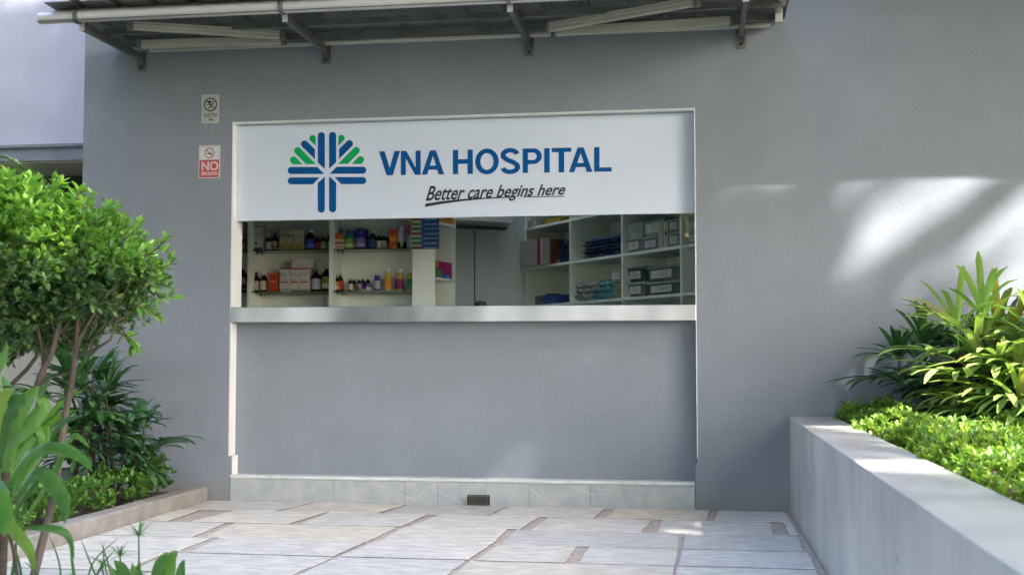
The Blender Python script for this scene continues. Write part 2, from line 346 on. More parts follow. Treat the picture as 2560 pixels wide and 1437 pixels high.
# ------------------------------------------------------------------ the hospital kiosk building
XL, XR, XC = -2.84, 0.0, -3.838
ZT = 2.33
bld = thing('pharmacy_building', 'grey plastered building with a wide serving hatch under the white sign', 'building', (0, .1, 0))
T = .16; H2 = 4.3
b = MB()
def wallbox(x0, x1, z0, z1): b.box(x0, x1, 0, T, z0, z1)
wallbox(XC, XL+.018, -.04, .27); wallbox(XC, XL, .27, H2); wallbox(XL, XR, ZT, H2); wallbox(XR, 7, .27, H2); wallbox(XR-.012, 7, -.04, .27)
b.box(XC, XC+.16, T, 4.4, -.04, H2); b.box(6.84, 7, T, 4.4, -.04, H2); b.box(XC+.16, 6.84, 4.24, 4.4, -.04, H2)
b.build('facade_wall', M['wall'], bld)
b = MB(); SX0, SX1, SY0, SY1 = -2.5, -.5, .9, 2.4  # extent of a roof opening added to let daylight into the room
for q in ((XC-.05, SX0, -.02, 4.5), (SX1, 7.1, -.02, 4.5), (SX0, SX1, -.02, SY0), (SX0, SX1, SY1, 4.5)): b.box(*q, H2, H2+.15)
b.box(.78, 7.1, -.90, -.02, 3.3, 3.42); b.build('roof', M['wall'], bld)
b = MB()
b.box(XL, XL+.004, .002, T, .27, ZT); b.box(XL+.018, XL+.022, .002, T, .155, .27); b.box(XL+.004, XR-.004, .002, T, ZT-.004, ZT); b.box(XR-.004, XR+.0, .002, T, 1.18, ZT)
b.box(XL-.004, XL, -.002, .0015, .27, ZT); b.box(XR-.001, XR+.004, -.003, .0015, .30, ZT); b.box(XL-.004, XR+.004, -.0025, .0012, ZT, ZT+.004)
b.build('reveal_trim', M['white'], bld)
b = MB(); b.box(XL+.004, XR-.004, .088, T, .14, 1.087); b.build('hatch_panel', M['wall'], bld)
b = MB(); b.bbox(XL+.002, XR-.001, -.006, .50, 1.087, 1.181, .003)
b.build('steel_counter', M['steel'], bld)
# skirting of stone with ledge, mortar cracks and drain vent
b = MB()
xs_ = [XL+.012, -2.17, -1.73, -1.53, -1.24, -.98, -.62, XR-.014]
for x0, x1 in zip(xs_[:-1], xs_[1:]): b.box(x0+.0012, x1-.0012, -.004, .087, -.02, .134)
sk = b.build('skirting', M['skirt'], bld)
b = MB(); b.bbox(XL+.008, XR-.012, -.010, .0875, .1345, .156, .006); b.build('skirting_ledge', M['ledge'], sk)
def crack(p, q, wd=.003): 
    b = MB(); a = W(*p, -.0048); c = W(*q, -.0048); b.beam(a, c, .0014, wd, up=(0, 0, 1) if abs(c.x-a.x) > abs(c.z-a.z) else (1, 0, 0)); b.build('mortar_crack', M['ledge'], sk)
for p, q in [((950,1212),(1040,1251)),((1073,1213),(1045,1243)),((1076,1216),(1158,1258)),((1315,1213),(1358,1244)),((1358,1244),(1392,1265)),((1425,1212),(1488,1238)),((1492,1222),(1528,1222)),((990,1203),(1000,1256)),((1549,1222),(1550,1245))]:
    crack(p, q)
vn = thing('drain_grille', 'small black iron drain grille let into the bottom of the skirting', 'drain grille', (-1.28, -.01, 0))
b = MB(); b.box(-1.350, -1.214, -.0075, -.0045, 0.002, .062); b.build('opening', M['dark'], vn)
b = MB()
for k in range(9): x = -1.335+k*.0135; b.beam((x, -.008, .052), (x+.002, -.030, .004), .0035, .003, up=(1, 0, 0))
b.beam((-1.35, -.009, .055), (-1.214, -.009, .055), .006, .006); b.beam((-1.348, -.030, .005), (-1.222, -.030, .005), .005, .005)
b.build('bars', flat('#62625a', .6), vn)
b = MB(); b.box(-1.372, -1.352, -.016, -.0045, .002, .05); b.build('mortar_patch', M['mortar'], vn)

# room behind the hatch
a_ = rad(34.2); UD = Vector((-math.sin(a_), math.cos(a_), 0)); UN = Vector((math.cos(a_), math.sin(a_), 0)); UP = Vector((-.094, .8, 0))
b = MB(); b.box(XC+.17, 2.6, T+.002, 4.23, -.03, -.002); b.build('room_floor', flat('#8d8a80'), bld)
b = MB()
for q in ((XC+.17, SX0, T+.002, 4.23), (SX1, 2.6, T+.002, 4.23), (SX0, SX1, T+.002, SY0), (SX0, SX1, SY1, 4.23)): b.box(*q, 2.62, 2.66)
b.build('room_ceiling', M['room'], bld)
b = MB(); e_ = .03
b.box(SX0-e_, SX0-.002, SY0, SY1, 2.661, H2-.001); b.box(SX1+.002, SX1+e_, SY0, SY1, 2.661, H2-.001); b.box(SX0-e_, SX1+e_, SY0-e_, SY0-.002, 2.661, H2-.001); b.box(SX0-e_, SX1+e_, SY1+.002, SY1+e_, 2.661, H2-.001)
b.build('added_skylight_shaft', M['white'], bld)  # invented skylight, added to brighten the shelves inside
b = MB(); b.box(SX0-.05, SX1+.05, SY0-.05, SY1+.05, H2+.151, H2+.157); b.build('added_skylight_pane', mat('frosted_pane', (.9,.92,.9), trans=.9, rough=.5), bld)
b = MB(); o = UP + UD*2.34; b.obox(o + UN*1.2, -UN*1.9, UD*.08, (0, 0, 2.61)); b.build('room_wall', M['room'], bld)
b = MB(); b.box(2.5, 2.6, T, 4.2, 0, 2.61); b.build('room_wall', M['room'], bld)
b = MB()
# straight vertical seam on the far wall, found from the photograph
def on_unit(px, py, off=0.0):
    r = ray(px, py); c = UP.x*UN.x+UP.y*UN.y+off; t = (c+DIST*UN.y)/(r[0]*UN.x+r[1]*UN.y)
    p = Vector((t*r[0], -DIST+t*r[1], EYE+t*r[2])); return (p-UP).dot(UD), p
def on_back(px, py, s=2.335):
    r = ray(px, py); c = UP.dot(UD)+s; t = (c+DIST*UD.y)/(r[0]*UD.x+r[1]*UD.y)
    return Vector((t*r[0], -DIST+t*r[1], EYE+t*r[2]))
p = on_back(1187, 650); b.obox(Vector((p.x, p.y, 0))-UN*.004, UN*.008, UD*.004, (0, 0, 2.6)); b.build('wall_seam', flat('#4c504c'), bld)

# air conditioner
pl = on_back(1085, 560, 2.12); pr = on_back(1283, 572, 2.12)
ac = thing('air_conditioner', 'white wall mounted air conditioner at the back of the room', 'air conditioner', pr)
b = MB(); ax = Vector((pl.x-pr.x, pl.y-pr.y, 0)); zb = pr.z
prof = [(0, 0), (.10, .0), (.19, .05), (.20, .10), (.20, .26), (.17, .29), (0, .29)]
b.prism([Vector((pr.x, pr.y, zb)) + UD*(.2-d) + Vector((0, 0, h)) for d, h in prof], ax); b.build('casing', M['white'], ac)
b = MB(); b.obox(Vector((pr.x, pr.y, zb-.003))+UD*.02+ax*.06, ax*.88, UD*.07+Vector((0, 0, -.004)), (0, 0, .012)); b.build('air_outlet', M['dark'], ac)

# ------------------------------------------------------------------ sign board
SY = .062
sg = thing('hospital_sign', 'wide white sign board with blue and green emblem and blue hospital lettering', 'sign', (-1.42, SY, 2.0))
b = MB(); b.bbox(XL+.0045, XR-.0045, SY, SY+.03, 1.722, 2.322, .003); b.build('board', M['board'], sg)
def c8(x, y): return (700+x/2.9767, 310+y/2.9767)
def P8(x, y, Y=SY-.0005): p = c8(x, y); return W(p[0], p[1], Y)
def cap_poly(cx, cy, r, a0, a1, n=14): return [(cx+r*math.cos(rad(a0+(a1-a0)*i/n)), cy+r*math.sin(rad(a0+(a1-a0)*i/n))) for i in range(n+1)]
def emb(pts, m): 
    b = MB(); b.prism([P8(x, y) for x, y in pts], (0, -.0015, 0)); b.build('emblem_bar' if m == 'blue' else 'emblem_leaf', M[m], sg)
def mir(pts, dx=0): return [(700-x+dx, y-2) for x, y in pts]
R_ = 26
vt = cap_poly(308, 88, R_, 180, 360) + [(334, 335), (282, 288)]
vb = [(282, 440), (334, 392)] + cap_poly(308, 634, R_, 0, 180)
hu = cap_poly(84, 347, R_, 270, 90, 14)[::1] + [(330, 373), (278, 321)]
hl = cap_poly(84, 424, R_, 270, 90) + [(245, 450), (293, 398)]
def diag(cx, cy, r, end): return cap_poly(cx, cy, r, 135, 315) + end
db = diag(183, 150, R_, [(260, 190), (260, 263)])
dg_ = diag(132, 200, R_, [(268, 300), (195, 300)])
dl = diag(100, 268, R_, [(168, 301), (96, 301)])
dt = cap_poly(243, 108, 24, 135, 350) + [(266, 108), (266, 165)]
for q, m in ((vt, 'blue'), (vb, 'blue'), (hu, 'blue'), (hl, 'blue'), (db, 'blue'), (dg_, 'green'), (dl, 'green'), (dt, 'green')):
    emb(q, m); emb(mir(q, 0 if m == 'green' else 0), m)
# lettering, drawn as bold sans capitals
b = MB()
def LP(x, v): 
    yt = 205-.0194*(x-740); yb = 384-.0172*(x-740); return P8(x, yb+(yt-yb)*v)
def poly(pts): b.prism([LP(x, v) for x, v in pts], (0, -.0015, 0))
def arcs(cx, cy, rx, ry, a0, a1, n=20): return [(cx+rx*math.cos(rad(a0+(a1-a0)*i/n)), cy+ry*math.sin(rad(a0+(a1-a0)*i/n))) for i in range(n+1)]
def band(outer, inner):
    for i in range(len(outer)-1): poly([outer[i], outer[i+1], inner[i+1], inner[i]])
S_ = 39; K = .185
poly([(737,1),(779,1),(817,.30),(817,0),(794,0)]); poly([(817,.30),(853,1),(893,1),(840,0),(817,0)])
poly([(900,0),(900,1),(936,1),(936,0)]); poly([(1010,0),(1010,1),(1047,1),(1047,0)]); poly([(936,1),(940,1),(1010,.30),(1010,0),(1006,0),(936,.70)])
for x0, x1 in ((1055, 1222), (2150, 2325)):
    c = (x0+x1)/2; poly([(x0,0),(c-22,1),(c,1),(c,.78),(x0+40,0)]); poly([(x1,0),(c+22,1),(c,1),(c,.78),(x1-40,0)]); poly([(x0+48,.20),(x0+57,.37),(x1-57,.37),(x1-48,.20)])
poly([(1287,0),(1287,1),(1326,1),(1326,0)]); poly([(1396,0),(1396,1),(1435,1),(1435,0)]); poly([(1326,.42),(1326,.61),(1396,.61),(1396,.42)])
band(arcs(1540.5, .5, 87.5, .53, 0, 360, 40), arcs(1540.5, .5, 49, .345, 0, 360, 40))
# S from two open rings
so_ = arcs(1713, .735, 69, .285, 20, 200, 18); si_ = arcs(1713, .735, 33, .125, 20, 200, 18)
cl = []
pts = arcs(1713, .745, 53, .20, 12, 235, 24) ; pts2 = arcs(1713, .255, 55, .20, 55, -168, 24)
cl = pts[:-3] + [(1690, .555), (1713, .50), (1738, .445)] + pts2[3:]
outer = []; inner = []
for i, (x, v) in enumerate(cl):
    x0, v0 = cl[max(0, i-1)]; x1, v1 = cl[min(len(cl)-1, i+1)]; dx = x1-x0; dv = (v1-v0)*180; l = math.hypot(dx, dv); nx = -dv/l; nv = dx/l/180
    h = 19; outer.append((x+nx*h, v+nv*h*.88)); inner.append((x-nx*h, v-nv*h*.88))
band(outer, inner)
poly([(1807,0),(1807,1),(1845,1),(1845,0)]); poly([(1845,1),(1885,1),(1885,.83),(1845,.83)]); poly([(1845,.53),(1885,.53),(1885,.36),(1845,.36)])
band(arcs(1885, .68, 63, .32, -90, 90, 18), arcs(1885, .68, 25, .15, -90, 90, 18))
poly([(1967,0),(1967,1),(2007,1),(2007,0)])
poly([(2022,.83),(2022,1),(2168,1),(2168,.83)]); poly([(2075,0),(2075,.83),(2115,.83),(2115,0)])
poly([(2338,0),(2338,1),(2378,1),(2378,0)]); poly([(2378,0),(2378,.17),(2467,.17),(2467,0)])
b.build('hospital_name', M['blue'], sg)
text_on('Better care begins here', [c8(1085,570), c8(2116,524), c8(2134,446), c8(1105,462)], SY-.0005, 'slogan', M['ink'], sg, shear=.18, bold=.018, cap=.70)
b = MB()
top = [(1082,594),(1200,575),(1350,560),(1500,550),(1620,545),(1748,542)]; bot = [(1078,618),(1200,596),(1350,575),(1500,560),(1620,553),(1748,548)]
for i in range(5): b.prism([P8(*top[i]), P8(*top[i+1]), P8(*bot[i+1]), P8(*bot[i])], (0, -.0015, 0))
b.prism([P8(1806,539), P8(2115,536), P8(2115,542), P8(1806,546)], (0, -.0015, 0)); b.build('slogan_underline', M['ink'], sg)

# pull cord hanging from the sign's end
pc = thing('pull_cord', 'yellow looped pull cord with a tag hanging from the sign end', 'cord', W(1718, 545, .06))
b = MB(); q = [W(1710,537,.06), W(1717,548,.06), W(1716,560,.06), W(1718,572,.06), W(1715,584,.06)]
b.tube(q, .0022, 6); b.tube([W(1727,537,.06), W(1719,546,.06), W(1720,562,.055), W(1724,572,.055), W(1722,584,.055)], .0015, 6); b.build('cord', flat('#b9b455', .7), pc)
p = W(1718, 587, .06); b = MB(); b.bbox(p.x-.011, p.x+.011, .055, .061, p.z-.013, p.z+.011, .002); b.build('tag', flat('#c9c878', .6), pc)

# ------------------------------------------------------------------ small wall signs
def rrect(x0, x1, z0, z1, r, n=5):
    out = []
    for cx, cz, a0 in ((x1-r, z1-r, 0), (x0+r, z1-r, 90), (x0+r, z0+r, 180), (x1-r, z0+r, 270)):
        out += [(cx+r*math.cos(rad(a0+90*i/n)), cz+r*math.sin(rad(a0+90*i/n))) for i in range(n+1)]
    return out
def plate(bm, pts, y0, y1): bm.prism([(x, y0, z) for x, z in pts], (0, y1-y0, 0))
def ring(bm, cx, cz, r0, r1, y0, y1, n=32):
    for i in range(n):
        a, c = 2*math.pi*i/n, 2*math.pi*(i+1)/n
        bm.prism([(cx+r0*math.cos(a), y0, cz+r0*math.sin(a)), (cx+r1*math.cos(a), y0, cz+r1*math.sin(a)), (cx+r1*math.cos(c), y0, cz+r1*math.sin(c)), (cx+r0*math.cos(c), y0, cz+r0*math.sin(c))], (0, y1-y0, 0))
cc = thing('camera_notice_sign', 'small grey notice reading CCTV above the red no smoking sign', 'sign', (-2.987, 0, 2.42))
x0, x1, z0, z1 = -3.049, -2.928, 2.328, 2.512
b = MB(); plate(b, rrect(x0, x1, z0, z1, .006), -.001, -.006); b.build('plate', mat('grey_notice', (.40,.41,.38), (.46,.47,.44), scale=12, rough=.5), cc)
b = MB(); plate(b, rrect(x0-.003, x1+.003, z0-.004, z1+.003, .008), .001, -.003); b.build('cover', flat('#77796f', .3), cc)
b = MB(); cx_, cz_ = -2.988, 2.447; ring(b, cx_, cz_, .036, .043, -.0062, -.0074)
b.beam((cx_-.027, -.0068, cz_+.027), (cx_+.027, -.0068, cz_-.027), .001, .006, up=(1,0,1))
b.beam((cx_+.022, -.0068, cz_+.018), (cx_-.012, -.0068, cz_-.026), .001, .007, up=(1,0,-1)); plate(b, [(cx_-.004+.012*math.cos(rad(k*40)), cz_+.018+.009*math.sin(rad(k*40))) for k in range(9)], -.0062, -.0072)
b.beam((cx_-.03, -.0068, cz_+.004), (cx_+.004, -.0068, cz_-.002), .001, .004); b.build('symbol', M['ink'], cc)
text_on('CCTV', [(510,293),(544,292),(544,284),(510,285)], -.0062, 'lettering', M['ink'], cc, bold=.02)
text_on('ARE', [(521,302),(533,302),(533,297),(521,297)], -.0062, 'small_lettering', flat('#4a4a46'), cc, bold=.02)
ns = thing('no_smoking_sign', 'small white and red sign reading NO SMOKING on the grey wall', 'sign', (-2.99, 0, 2.09))
x0, x1, z0, z1 = -3.062, -2.922, 1.986, 2.191
b = MB(); plate(b, rrect(x0, x1, z0, z1, .009), .001, -.003); b.build('plate', mat('white_notice', (.62,.60,.58), (.68,.66,.64), scale=12, rough=.45), ns)
RED = mat('faded_red', (.45,.055,.075), (.52,.07,.09), scale=12, rough=.5)
b = MB(); plate(b, rrect(x0+.005, x1-.005, z0+.005, 2.101, .004), -.0032, -.0040); b.build('red_field', RED, ns)
b = MB(); b.beam((x0+.007, -.0036, 2.183), (x1-.007, -.0036, 2.183), .0008, .0015); b.beam((x0+.007, -.0036, 2.103), (x0+.007, -.0036, 2.183), .0008, .0015, up=(1,0,0)); b.beam((x1-.007, -.0036, 2.103), (x1-.007, -.0036, 2.183), .0008, .0015, up=(1,0,0)); b.build('border', M['ink'], ns)
b = MB(); cx_, cz_ = -2.991, 2.143; ring(b, cx_, cz_, .028, .033, -.0032, -.0044); b.beam((cx_-.021, -.0038, cz_+.021), (cx_+.021, -.0038, cz_-.021), .001, .005, up=(1,0,1)); b.build('ban_ring', flat('#7c3038'), ns)
b = MB(); b.beam((cx_-.019, -.0036, cz_-.003), (cx_+.020, -.0036, cz_-.003), .0008, .006); b.beam((cx_+.008, -.0036, cz_+.004), (cx_+.014, -.0036, cz_+.02), .0008, .003, up=(1,0,0)); b.build('cigarette', flat('#2a1a1a'), ns)
text_on('NO', [(504,426),(546,425),(546,404),(504,405)], -.0042, 'large_lettering', flat('#d9c8bf'), ns, bold=.035)
text_on('SMOKING', [(503,439),(547,438),(547,429),(503,430)], -.0042, 'lettering', flat('#d9c8bf'), ns, bold=.012)

# ------------------------------------------------------------------ steel canopy over the hatch
cy_ = thing('steel_canopy', 'galvanised steel canopy of brackets and ribbed sheet over the sign', 'canopy', (-1.6, 0, 2.8))
for x in (-3.45, -2.242, -.978, .273):
    b = MB(); b.box(x-.0135, x+.0135, -.752, -.008, 2.738, 2.785); br = b.build('bracket_arm', M['galv'], cy_)
    b = MB(); b.box(x-.016, x+.016, -.7555, -.7525, 2.734, 2.788); b.build('end_cap', mat('plastic_cap', (.60,.60,.62), rough=.4) if 'cap' not in M else M['cap'], br)
    M['cap'] = bpy.data.materials['plastic_cap']
    b = MB(); b.box(x-.028, x+.028, -.0075, 0, 2.675, 2.80); b.box(x+.016, x+.020, -.03, -.0078, 2.705, 2.80); b.build('wall_plate', M['galv'], br)
    b = MB(); b.tube([(x, -.0078, 2.700), (x, -.016, 2.700)], .009, 6); b.tube([(x, -.0162, 2.700), (x, -.021, 2.700)], .005, 8); b.build('bolt', flat('#3c3c38', .5, .7), br)
for y in (-.455, -.18):
    b = MB(); b.box(-3.47, .50, y-.012, y+.012, 2.786, 2.824); b.box(-3.47, .50, y-.015, y+.018, 2.7855, 2.7885); b.build('purlin', M['galv'], cy_)
# ribbed sheet, sloping down a little to the front
b = MB(); xx = -3.62; prof = []
while xx < .52:
    prof += [(xx, 0), (xx+.15, 0), (xx+.168, .022), (xx+.20, .022), (xx+.218, 0)]; xx += .218
vs = []
for (x, dz) in prof:
    for yy, zz in ((-.87, 2.868), (-.01, 2.832)):
        vs += [(x, yy, zz+dz), (x, yy, zz+dz+.002)]
n = len(prof)
fs = []
for i in range(n-1):
    a = 4*i; c = 4*(i+1); fs += [(a, c, c+2, a+2), (a+1, a+3, c+3, c+1), (a, a+1, c+1, c), (a+2, c+2, c+3, a+3)]
fs += [(0, 2, 3, 1), (4*n-4, 4*n-3, 4*n-1, 4*n-2)]
b.add(vs, fs); b.build('ribbed_sheet', M['sheet'], cy_)
# retractable awning rolled in under the canopy
aw = thing('retractable_awning', 'folded retractable awning with white front bar and folding arms', 'awning', (-1.6, -.8, 2.8))
b = MB()
sec = [(.0, -.032), (.020, -.028), (.030, -.012), (.031, .008), (.022, .024), (.006, .032), (-.014, .031), (-.026, .018), (-.030, -.005), (-.024, -.026)]
vs = [(x, -.80-y_, 2.800+z_) for x in (-3.682, .50) for y_, z_ in sec]; n = len(sec)
b.add(vs, [(i, (i+1)%n, n+(i+1)%n, n+i) for i in range(n)][::-1], 0, True); b.add(vs, [tuple(range(n)), tuple(range(2*n-1, n-1, -1))]); fb = b.build('front_bar', M['alu'], aw)
b = MB(); b.box(-3.68, .50, -.833, -.829, 2.772, 2.778); b.build('groove', flat('#6b6b66'), fb)
b = MB()
for (y0, z0_, y1, z1_, xo0, xo1) in ((-.795, 2.834, -.70, 2.878, -3.625, -3.60),):
    b.add([(xo0, y0, z0_), (.49, y0, z0_), (.49, y1, z1_), (xo1, y1, z1_), (xo1, y1, z1_+.003), (.49, y1, z1_+.003), (.49, y0, z0_+.003), (xo0, y0, z0_+.003)],
          [(0,1,2,3), (4,5,6,7), (0,7,6,1), (2,5,4,3), (0,3,4,7), (1,6,5,2)])
b.build('fabric_strip', mat('grey_fabric', (.38,.38,.36), (.44,.44,.42), scale=30, rough=.8), aw)
for x in (-3.45, -2.242, -.978, .273):
    b = MB(); ring(b, 0, 0, .0335, .040, -.012, .012, 20); ring(b, .036, -.022, .004, .009, -.010, .010, 10)
    b.v = [(x+y, -.80-u, 2.80+z) for (u, y, z) in b.v]; b.build('bar_clamp', M['galv'], fb)
def folding(p0, p1, q0, q1):
    b = MB(); b.beam(p0, p1, .024, .050); ar = b.build('folding_arm', M['arm'], aw)
    b = MB()
    for dz in (-.012, .012): b.beam(Vector(p0)+Vector((0, -.0128, dz)), Vector(p1)+Vector((0, -.0128, dz)), .0012, .003)
    b.build('arm_rib', flat('#8f8f80'), ar)
    b = MB(); b.beam(q0, q1, .024, .048); b.build('folding_arm', M['arm'], aw)
    for (e, r) in ((p0, .02), (p1, .022), (q0, .018), (q1, .018)):
        e = Vector(e); b = MB(); b.tube([e+Vector((0, 0, -.03)), e+Vector((0, 0, .03))], r, 10); b.build('joint', M['galv'], ar)
folding((-3.20, -.66, 2.778), (-2.40, -.35, 2.772), (-3.32, -.30, 2.765), (-2.42, -.27, 2.765))
folding((-.83, -.31, 2.762), (.02, -.66, 2.775), (-.80, -.245, 2.752), (.215, -.29, 2.765))
b = MB(); b.box(.462, .488, -.80, -.02, 2.805, 2.835); b.box(.455, .495, -.26, -.22, 2.755, 2.84); b.build('end_plate', M['arm'], aw)
b = MB(); b.tube([(-3.37, -.06, 2.795), (.44, -.06, 2.795)], .018, 12); b.build('roller_tube', M['arm'], aw)

# ------------------------------------------------------------------ neighbouring building on the far left
nb = thing('neighbouring_building', 'pale lavender building with a jutting upper floor behind the shrub', 'building', (-6, 2, 0))
b = MB(); b.box(-11, -3.9, 1.5, 1.7, 2.512, 6); b.build('upper_wall', M['wall_l'], nb)
b = MB(); b.box(-11, -3.9, 1.485, 2.2, 2.380, 2.511); b.box(-11, -3.9, 1.47, 1.484, 2.485, 2.505); b.build('slab_band', M['band'], nb)
b = MB(); b.box(-11, -3.9, 2.2, 2.4, -.04, 1.55); b.box(-11, -3.9, 1.51, 2.2, 2.366, 2.3785); b.build('lower_wall', M['beige'], nb)
b = MB()
for k in range(9): z = 1.58+k*.09; b.box(-11, -3.9, 2.21, 2.235, z, z+.062); b.box(-11, -3.9, 2.19, 2.21, z+.05, z+.062)
b.box(-11, -3.9, 2.24, 2.3, 1.552, 2.366); b.box(-11, -3.9, 2.17, 2.24, 2.31, 2.3655); b.build('shutter', flat('#1a1b1c', .5), nb)

# ------------------------------------------------------------------ left kerb and right planter wall
b = MB(); n = 60; prof = [(0, 0), (.0, .072), (.010, .082), (.10, .084), (.125, .076), (.13, 0)]
vs = []
for i in range(n+1):
    y = -6.4+6.385*i/n
    for (dx, z) in prof:
        j = random.uniform(-.003, .003) if z > 0 else 0; vs.append((-2.968-dx+j, y, z+(random.uniform(-.003, .003) if z > 0 else -.04)))
k = len(prof)
b.add(vs, [(i*k+q, i*k+q+1, (i+1)*k+q+1, (i+1)*k+q) for i in range(n) for q in range(k-1)] + [tuple(range(k)), tuple(range((n+1)*k-1, n*k-1, -1))])
tag(b.build('garden_kerb', M['kerb']), 'low weathered concrete kerb edging the planted bed beside the paving', 'kerb')
pw = thing('planter', 'long smooth grey concrete planter wall beside the paving', 'planter', (.64, -3, 0))
b = MB(); b.bbox(.523, .775, -9, -.001, -.04, .537, .004); b.build('planter_wall', M['concrete'], pw)
b = MB(); b.box(.776, 6, -9, -.002, -.045, .45); b.build('planter_soil', M['soil'], pw)

# ------------------------------------------------------------------ shelving inside
LY = 1.35
lu = thing('medicine_shelf', 'white open medicine shelf unit with dark glass shelves behind the hatch', 'shelf', (-2.5, LY, 0))
b = MB()
for x in (-3.86+.25, -3.259, -2.637): b.box(x, x+.026, LY, LY+.235, .02, 2.4)
b.box(-3.60, -2.016, LY+.236, LY+.25, .02, 2.4)
b.build('frame_panel', M['shelf'], lu)
for z in (1.352, 1.656, 1.95):
    for x0, x1 in ((-3.58, -3.262), (-3.230, -2.640), (-2.608, -2.018)):
        b = MB(); b.box(x0, x1, LY+.012, LY+.234, z-.007, z); g_ = b.build('glass_shelf', M['glassshelf'], lu)
        for xx in (x0+.012, x0+.03): b = MB(); b.tube([(xx, LY+.05+(xx-x0)*3, z-.008), (xx, LY+.05+(xx-x0)*3, z-.022)], .006, 8); b.build('shelf_pin', flat('#30352f', .4, .6), g_)
pu = thing('corner_shelf', 'narrow white corner shelf unit with a broad front panel', 'shelf', (-1.93, LY, 0))
b = MB(); b.box(-2.014, -1.850, LY-.004, LY+.014, .02, 2.4); b.box(-2.014, -1.996, LY+.0145, 1.70, .02, 2.4); b.box(-2.014, -1.772, 1.701, 1.716, .02, 2.4); b.build('side_panel', M['shelf'], pu)
for z in (1.445, 1.85, 1.05):
    b = MB(); b.prism([(-1.995, LY+.015, z-.016), (-1.851, LY+.015, z-.016), (-1.774, 1.70, z-.016), (-1.995, 1.70, z-.016)], (0, 0, .016)); b.build('shelf_board', M['shelf'], pu)
ru = thing('storage_shelf', 'large white pigeonhole shelf unit standing along the right of the room', 'shelf', UP)
SZ = (.97, 1.288, 1.600, 1.925, 2.24)
b = MB()
def ub(s0, s1, d0, d1, z0, z1, bm=None): (bm or b).obox(UP+UD*s0+UN*d0+Vector((0, 0, z0)), UN*(d1-d0), UD*(s1-s0), (0, 0, z1-z0))
for s in (-.66, -.012, .735, 1.51, 2.305): ub(s, s+.024, 0, .36, .02, 2.4)
ub(-.66, 2.33, .361, .375, .02, 2.4); b.build('upright', M['shelf'], ru)
for z in SZ:
    for s0, s1 in ((-.636, -.012), (.012, .735), (.759, 1.51), (1.534, 2.305)):
        b = MB(); ub(s0, s1, .002, .36, z-.020, z); b.build('shelf_board', M['shelf'], ru)

# ------------------------------------------------------------------ stock on the shelves
AMB = '#1d0f0a'
def bottle(px0, px1, pyt, zb, label, name='medicine_bottle', glass=AMB, cap='#d8d8d0', lab='#c9c6ba', lab2=None, shape='round', depth=.10, Y=None, group=None, lfrac=(.08, .55)):
    Yc = (Y if Y is not None else LY+depth)
    x0 = W(px0, 650, Yc).x; x1 = W(px1, 650, Yc).x; h = W((px0+px1)/2, pyt, Yc).z - zb; r = (x1-x0)/2; c = ((x0+x1)/2, Yc, zb)
    t = thing(name, label, 'bottle', c, group)
    capr = r*.50
    if shape == 'round': prof = [(0, .0005), (r*.96, .0005), (r, h*.02), (r, h*.58), (r*.95, h*.66), (r*.66, h*.76), (r*.42, h*.80), (r*.42, h*.88), (0, h*.88)]
    elif shape == 'jar': prof = [(0, .0005), (r*.96, .0005), (r, h*.03), (r, h*.66), (r*.92, h*.72), (r*.72, h*.76), (r*.72, h*.8), (0, h*.8)]; capr = r*.80
    else: prof = [(0, .0005), (r*.9, .0005), (r, h*.05), (r*.97, h*.25), (r, h*.45), (r*.96, h*.6), (r*.80, h*.74), (r*.52, h*.85), (r*.50, h*.9), (0, h*.9)]; capr = r*.66
    g = flat(glass, .12, 0, .4)
    b = MB(); b.lathe(prof, c, 18, sy=min(1, .09/max(r*2, .01))); body = b.build('body', g, t)
    z0 = .86 if shape != 'jar' else .74
    b = MB(); b.lathe([(capr*.95, h*z0), (capr, h*(z0+.01)), (capr, h*.985), (capr*.9, h), (0, h)], c, 14); b.build('cap', flat(cap, .4), t)
    if lab:
        l0, l1 = lfrac; e = r*1.015
        b = MB(); b.lathe([(e, h*l0), (e, h*l1)], c, 18); b.build('label', flat(lab, .6), t)
        if lab2:
            b = MB(); b.lathe([(e*1.01, h*(l0+.04)), (e*1.01, h*(l0+(l1-l0)*.45))], c, 18); b.build('label_print', flat(lab2, .6), t)
    return t
def carton(px0, px1, pyt, zb, label, base, prints=(), name='medicine_box', cat='box', depth=.06, Y=None, group=None, th=.07):
    Yc = (Y if Y is not None else LY+depth)
    x0 = W(px0, 650, Yc).x; x1 = W(px1, 650, Yc).x; z1 = W((px0+px1)/2, pyt, Yc).z
    t = thing(name, label, cat, ((x0+x1)/2, Yc, zb), group)
    b = MB(); b.bbox(x0+.0008, x1-.0008, Yc, Yc+th, zb+.0006, z1, .0012); b.build('carton', flat(base, .55), t)
    for i, (u0, u1, v0, v1, c) in enumerate(prints):
        b = MB(); 
        if u1 > 1.5:   # slanted stripe: u0, v0 -> u1-1, v1
            u1 -= 1; X0 = x0+(x1-x0)*u0; X1 = x0+(x1-x0)*u1; Z0 = zb+(z1-zb)*v0; Z1 = zb+(z1-zb)*v1
            pts = [(X0, Z0), (X0+(X1-X0)*.5, Z0+(Z1-Z0)*.35), (X1, Z1)]
            for (a, c_) in zip(pts[:-1], pts[1:]): b.beam((a[0], Yc-.0008, a[1]), (c_[0], Yc-.0008, c_[1]), .001, .003, up=(1, 0, -1))
        else: b.box(x0+(x1-x0)*u0, x0+(x1-x0)*u1, Yc-.0010-.0003*i, Yc-.0002, zb+(z1-zb)*v0, zb+(z1-zb)*v1)
        b.build('print', flat(c, .6), t)
    return t
z1_, z2_ = 1.6565, 1.3525
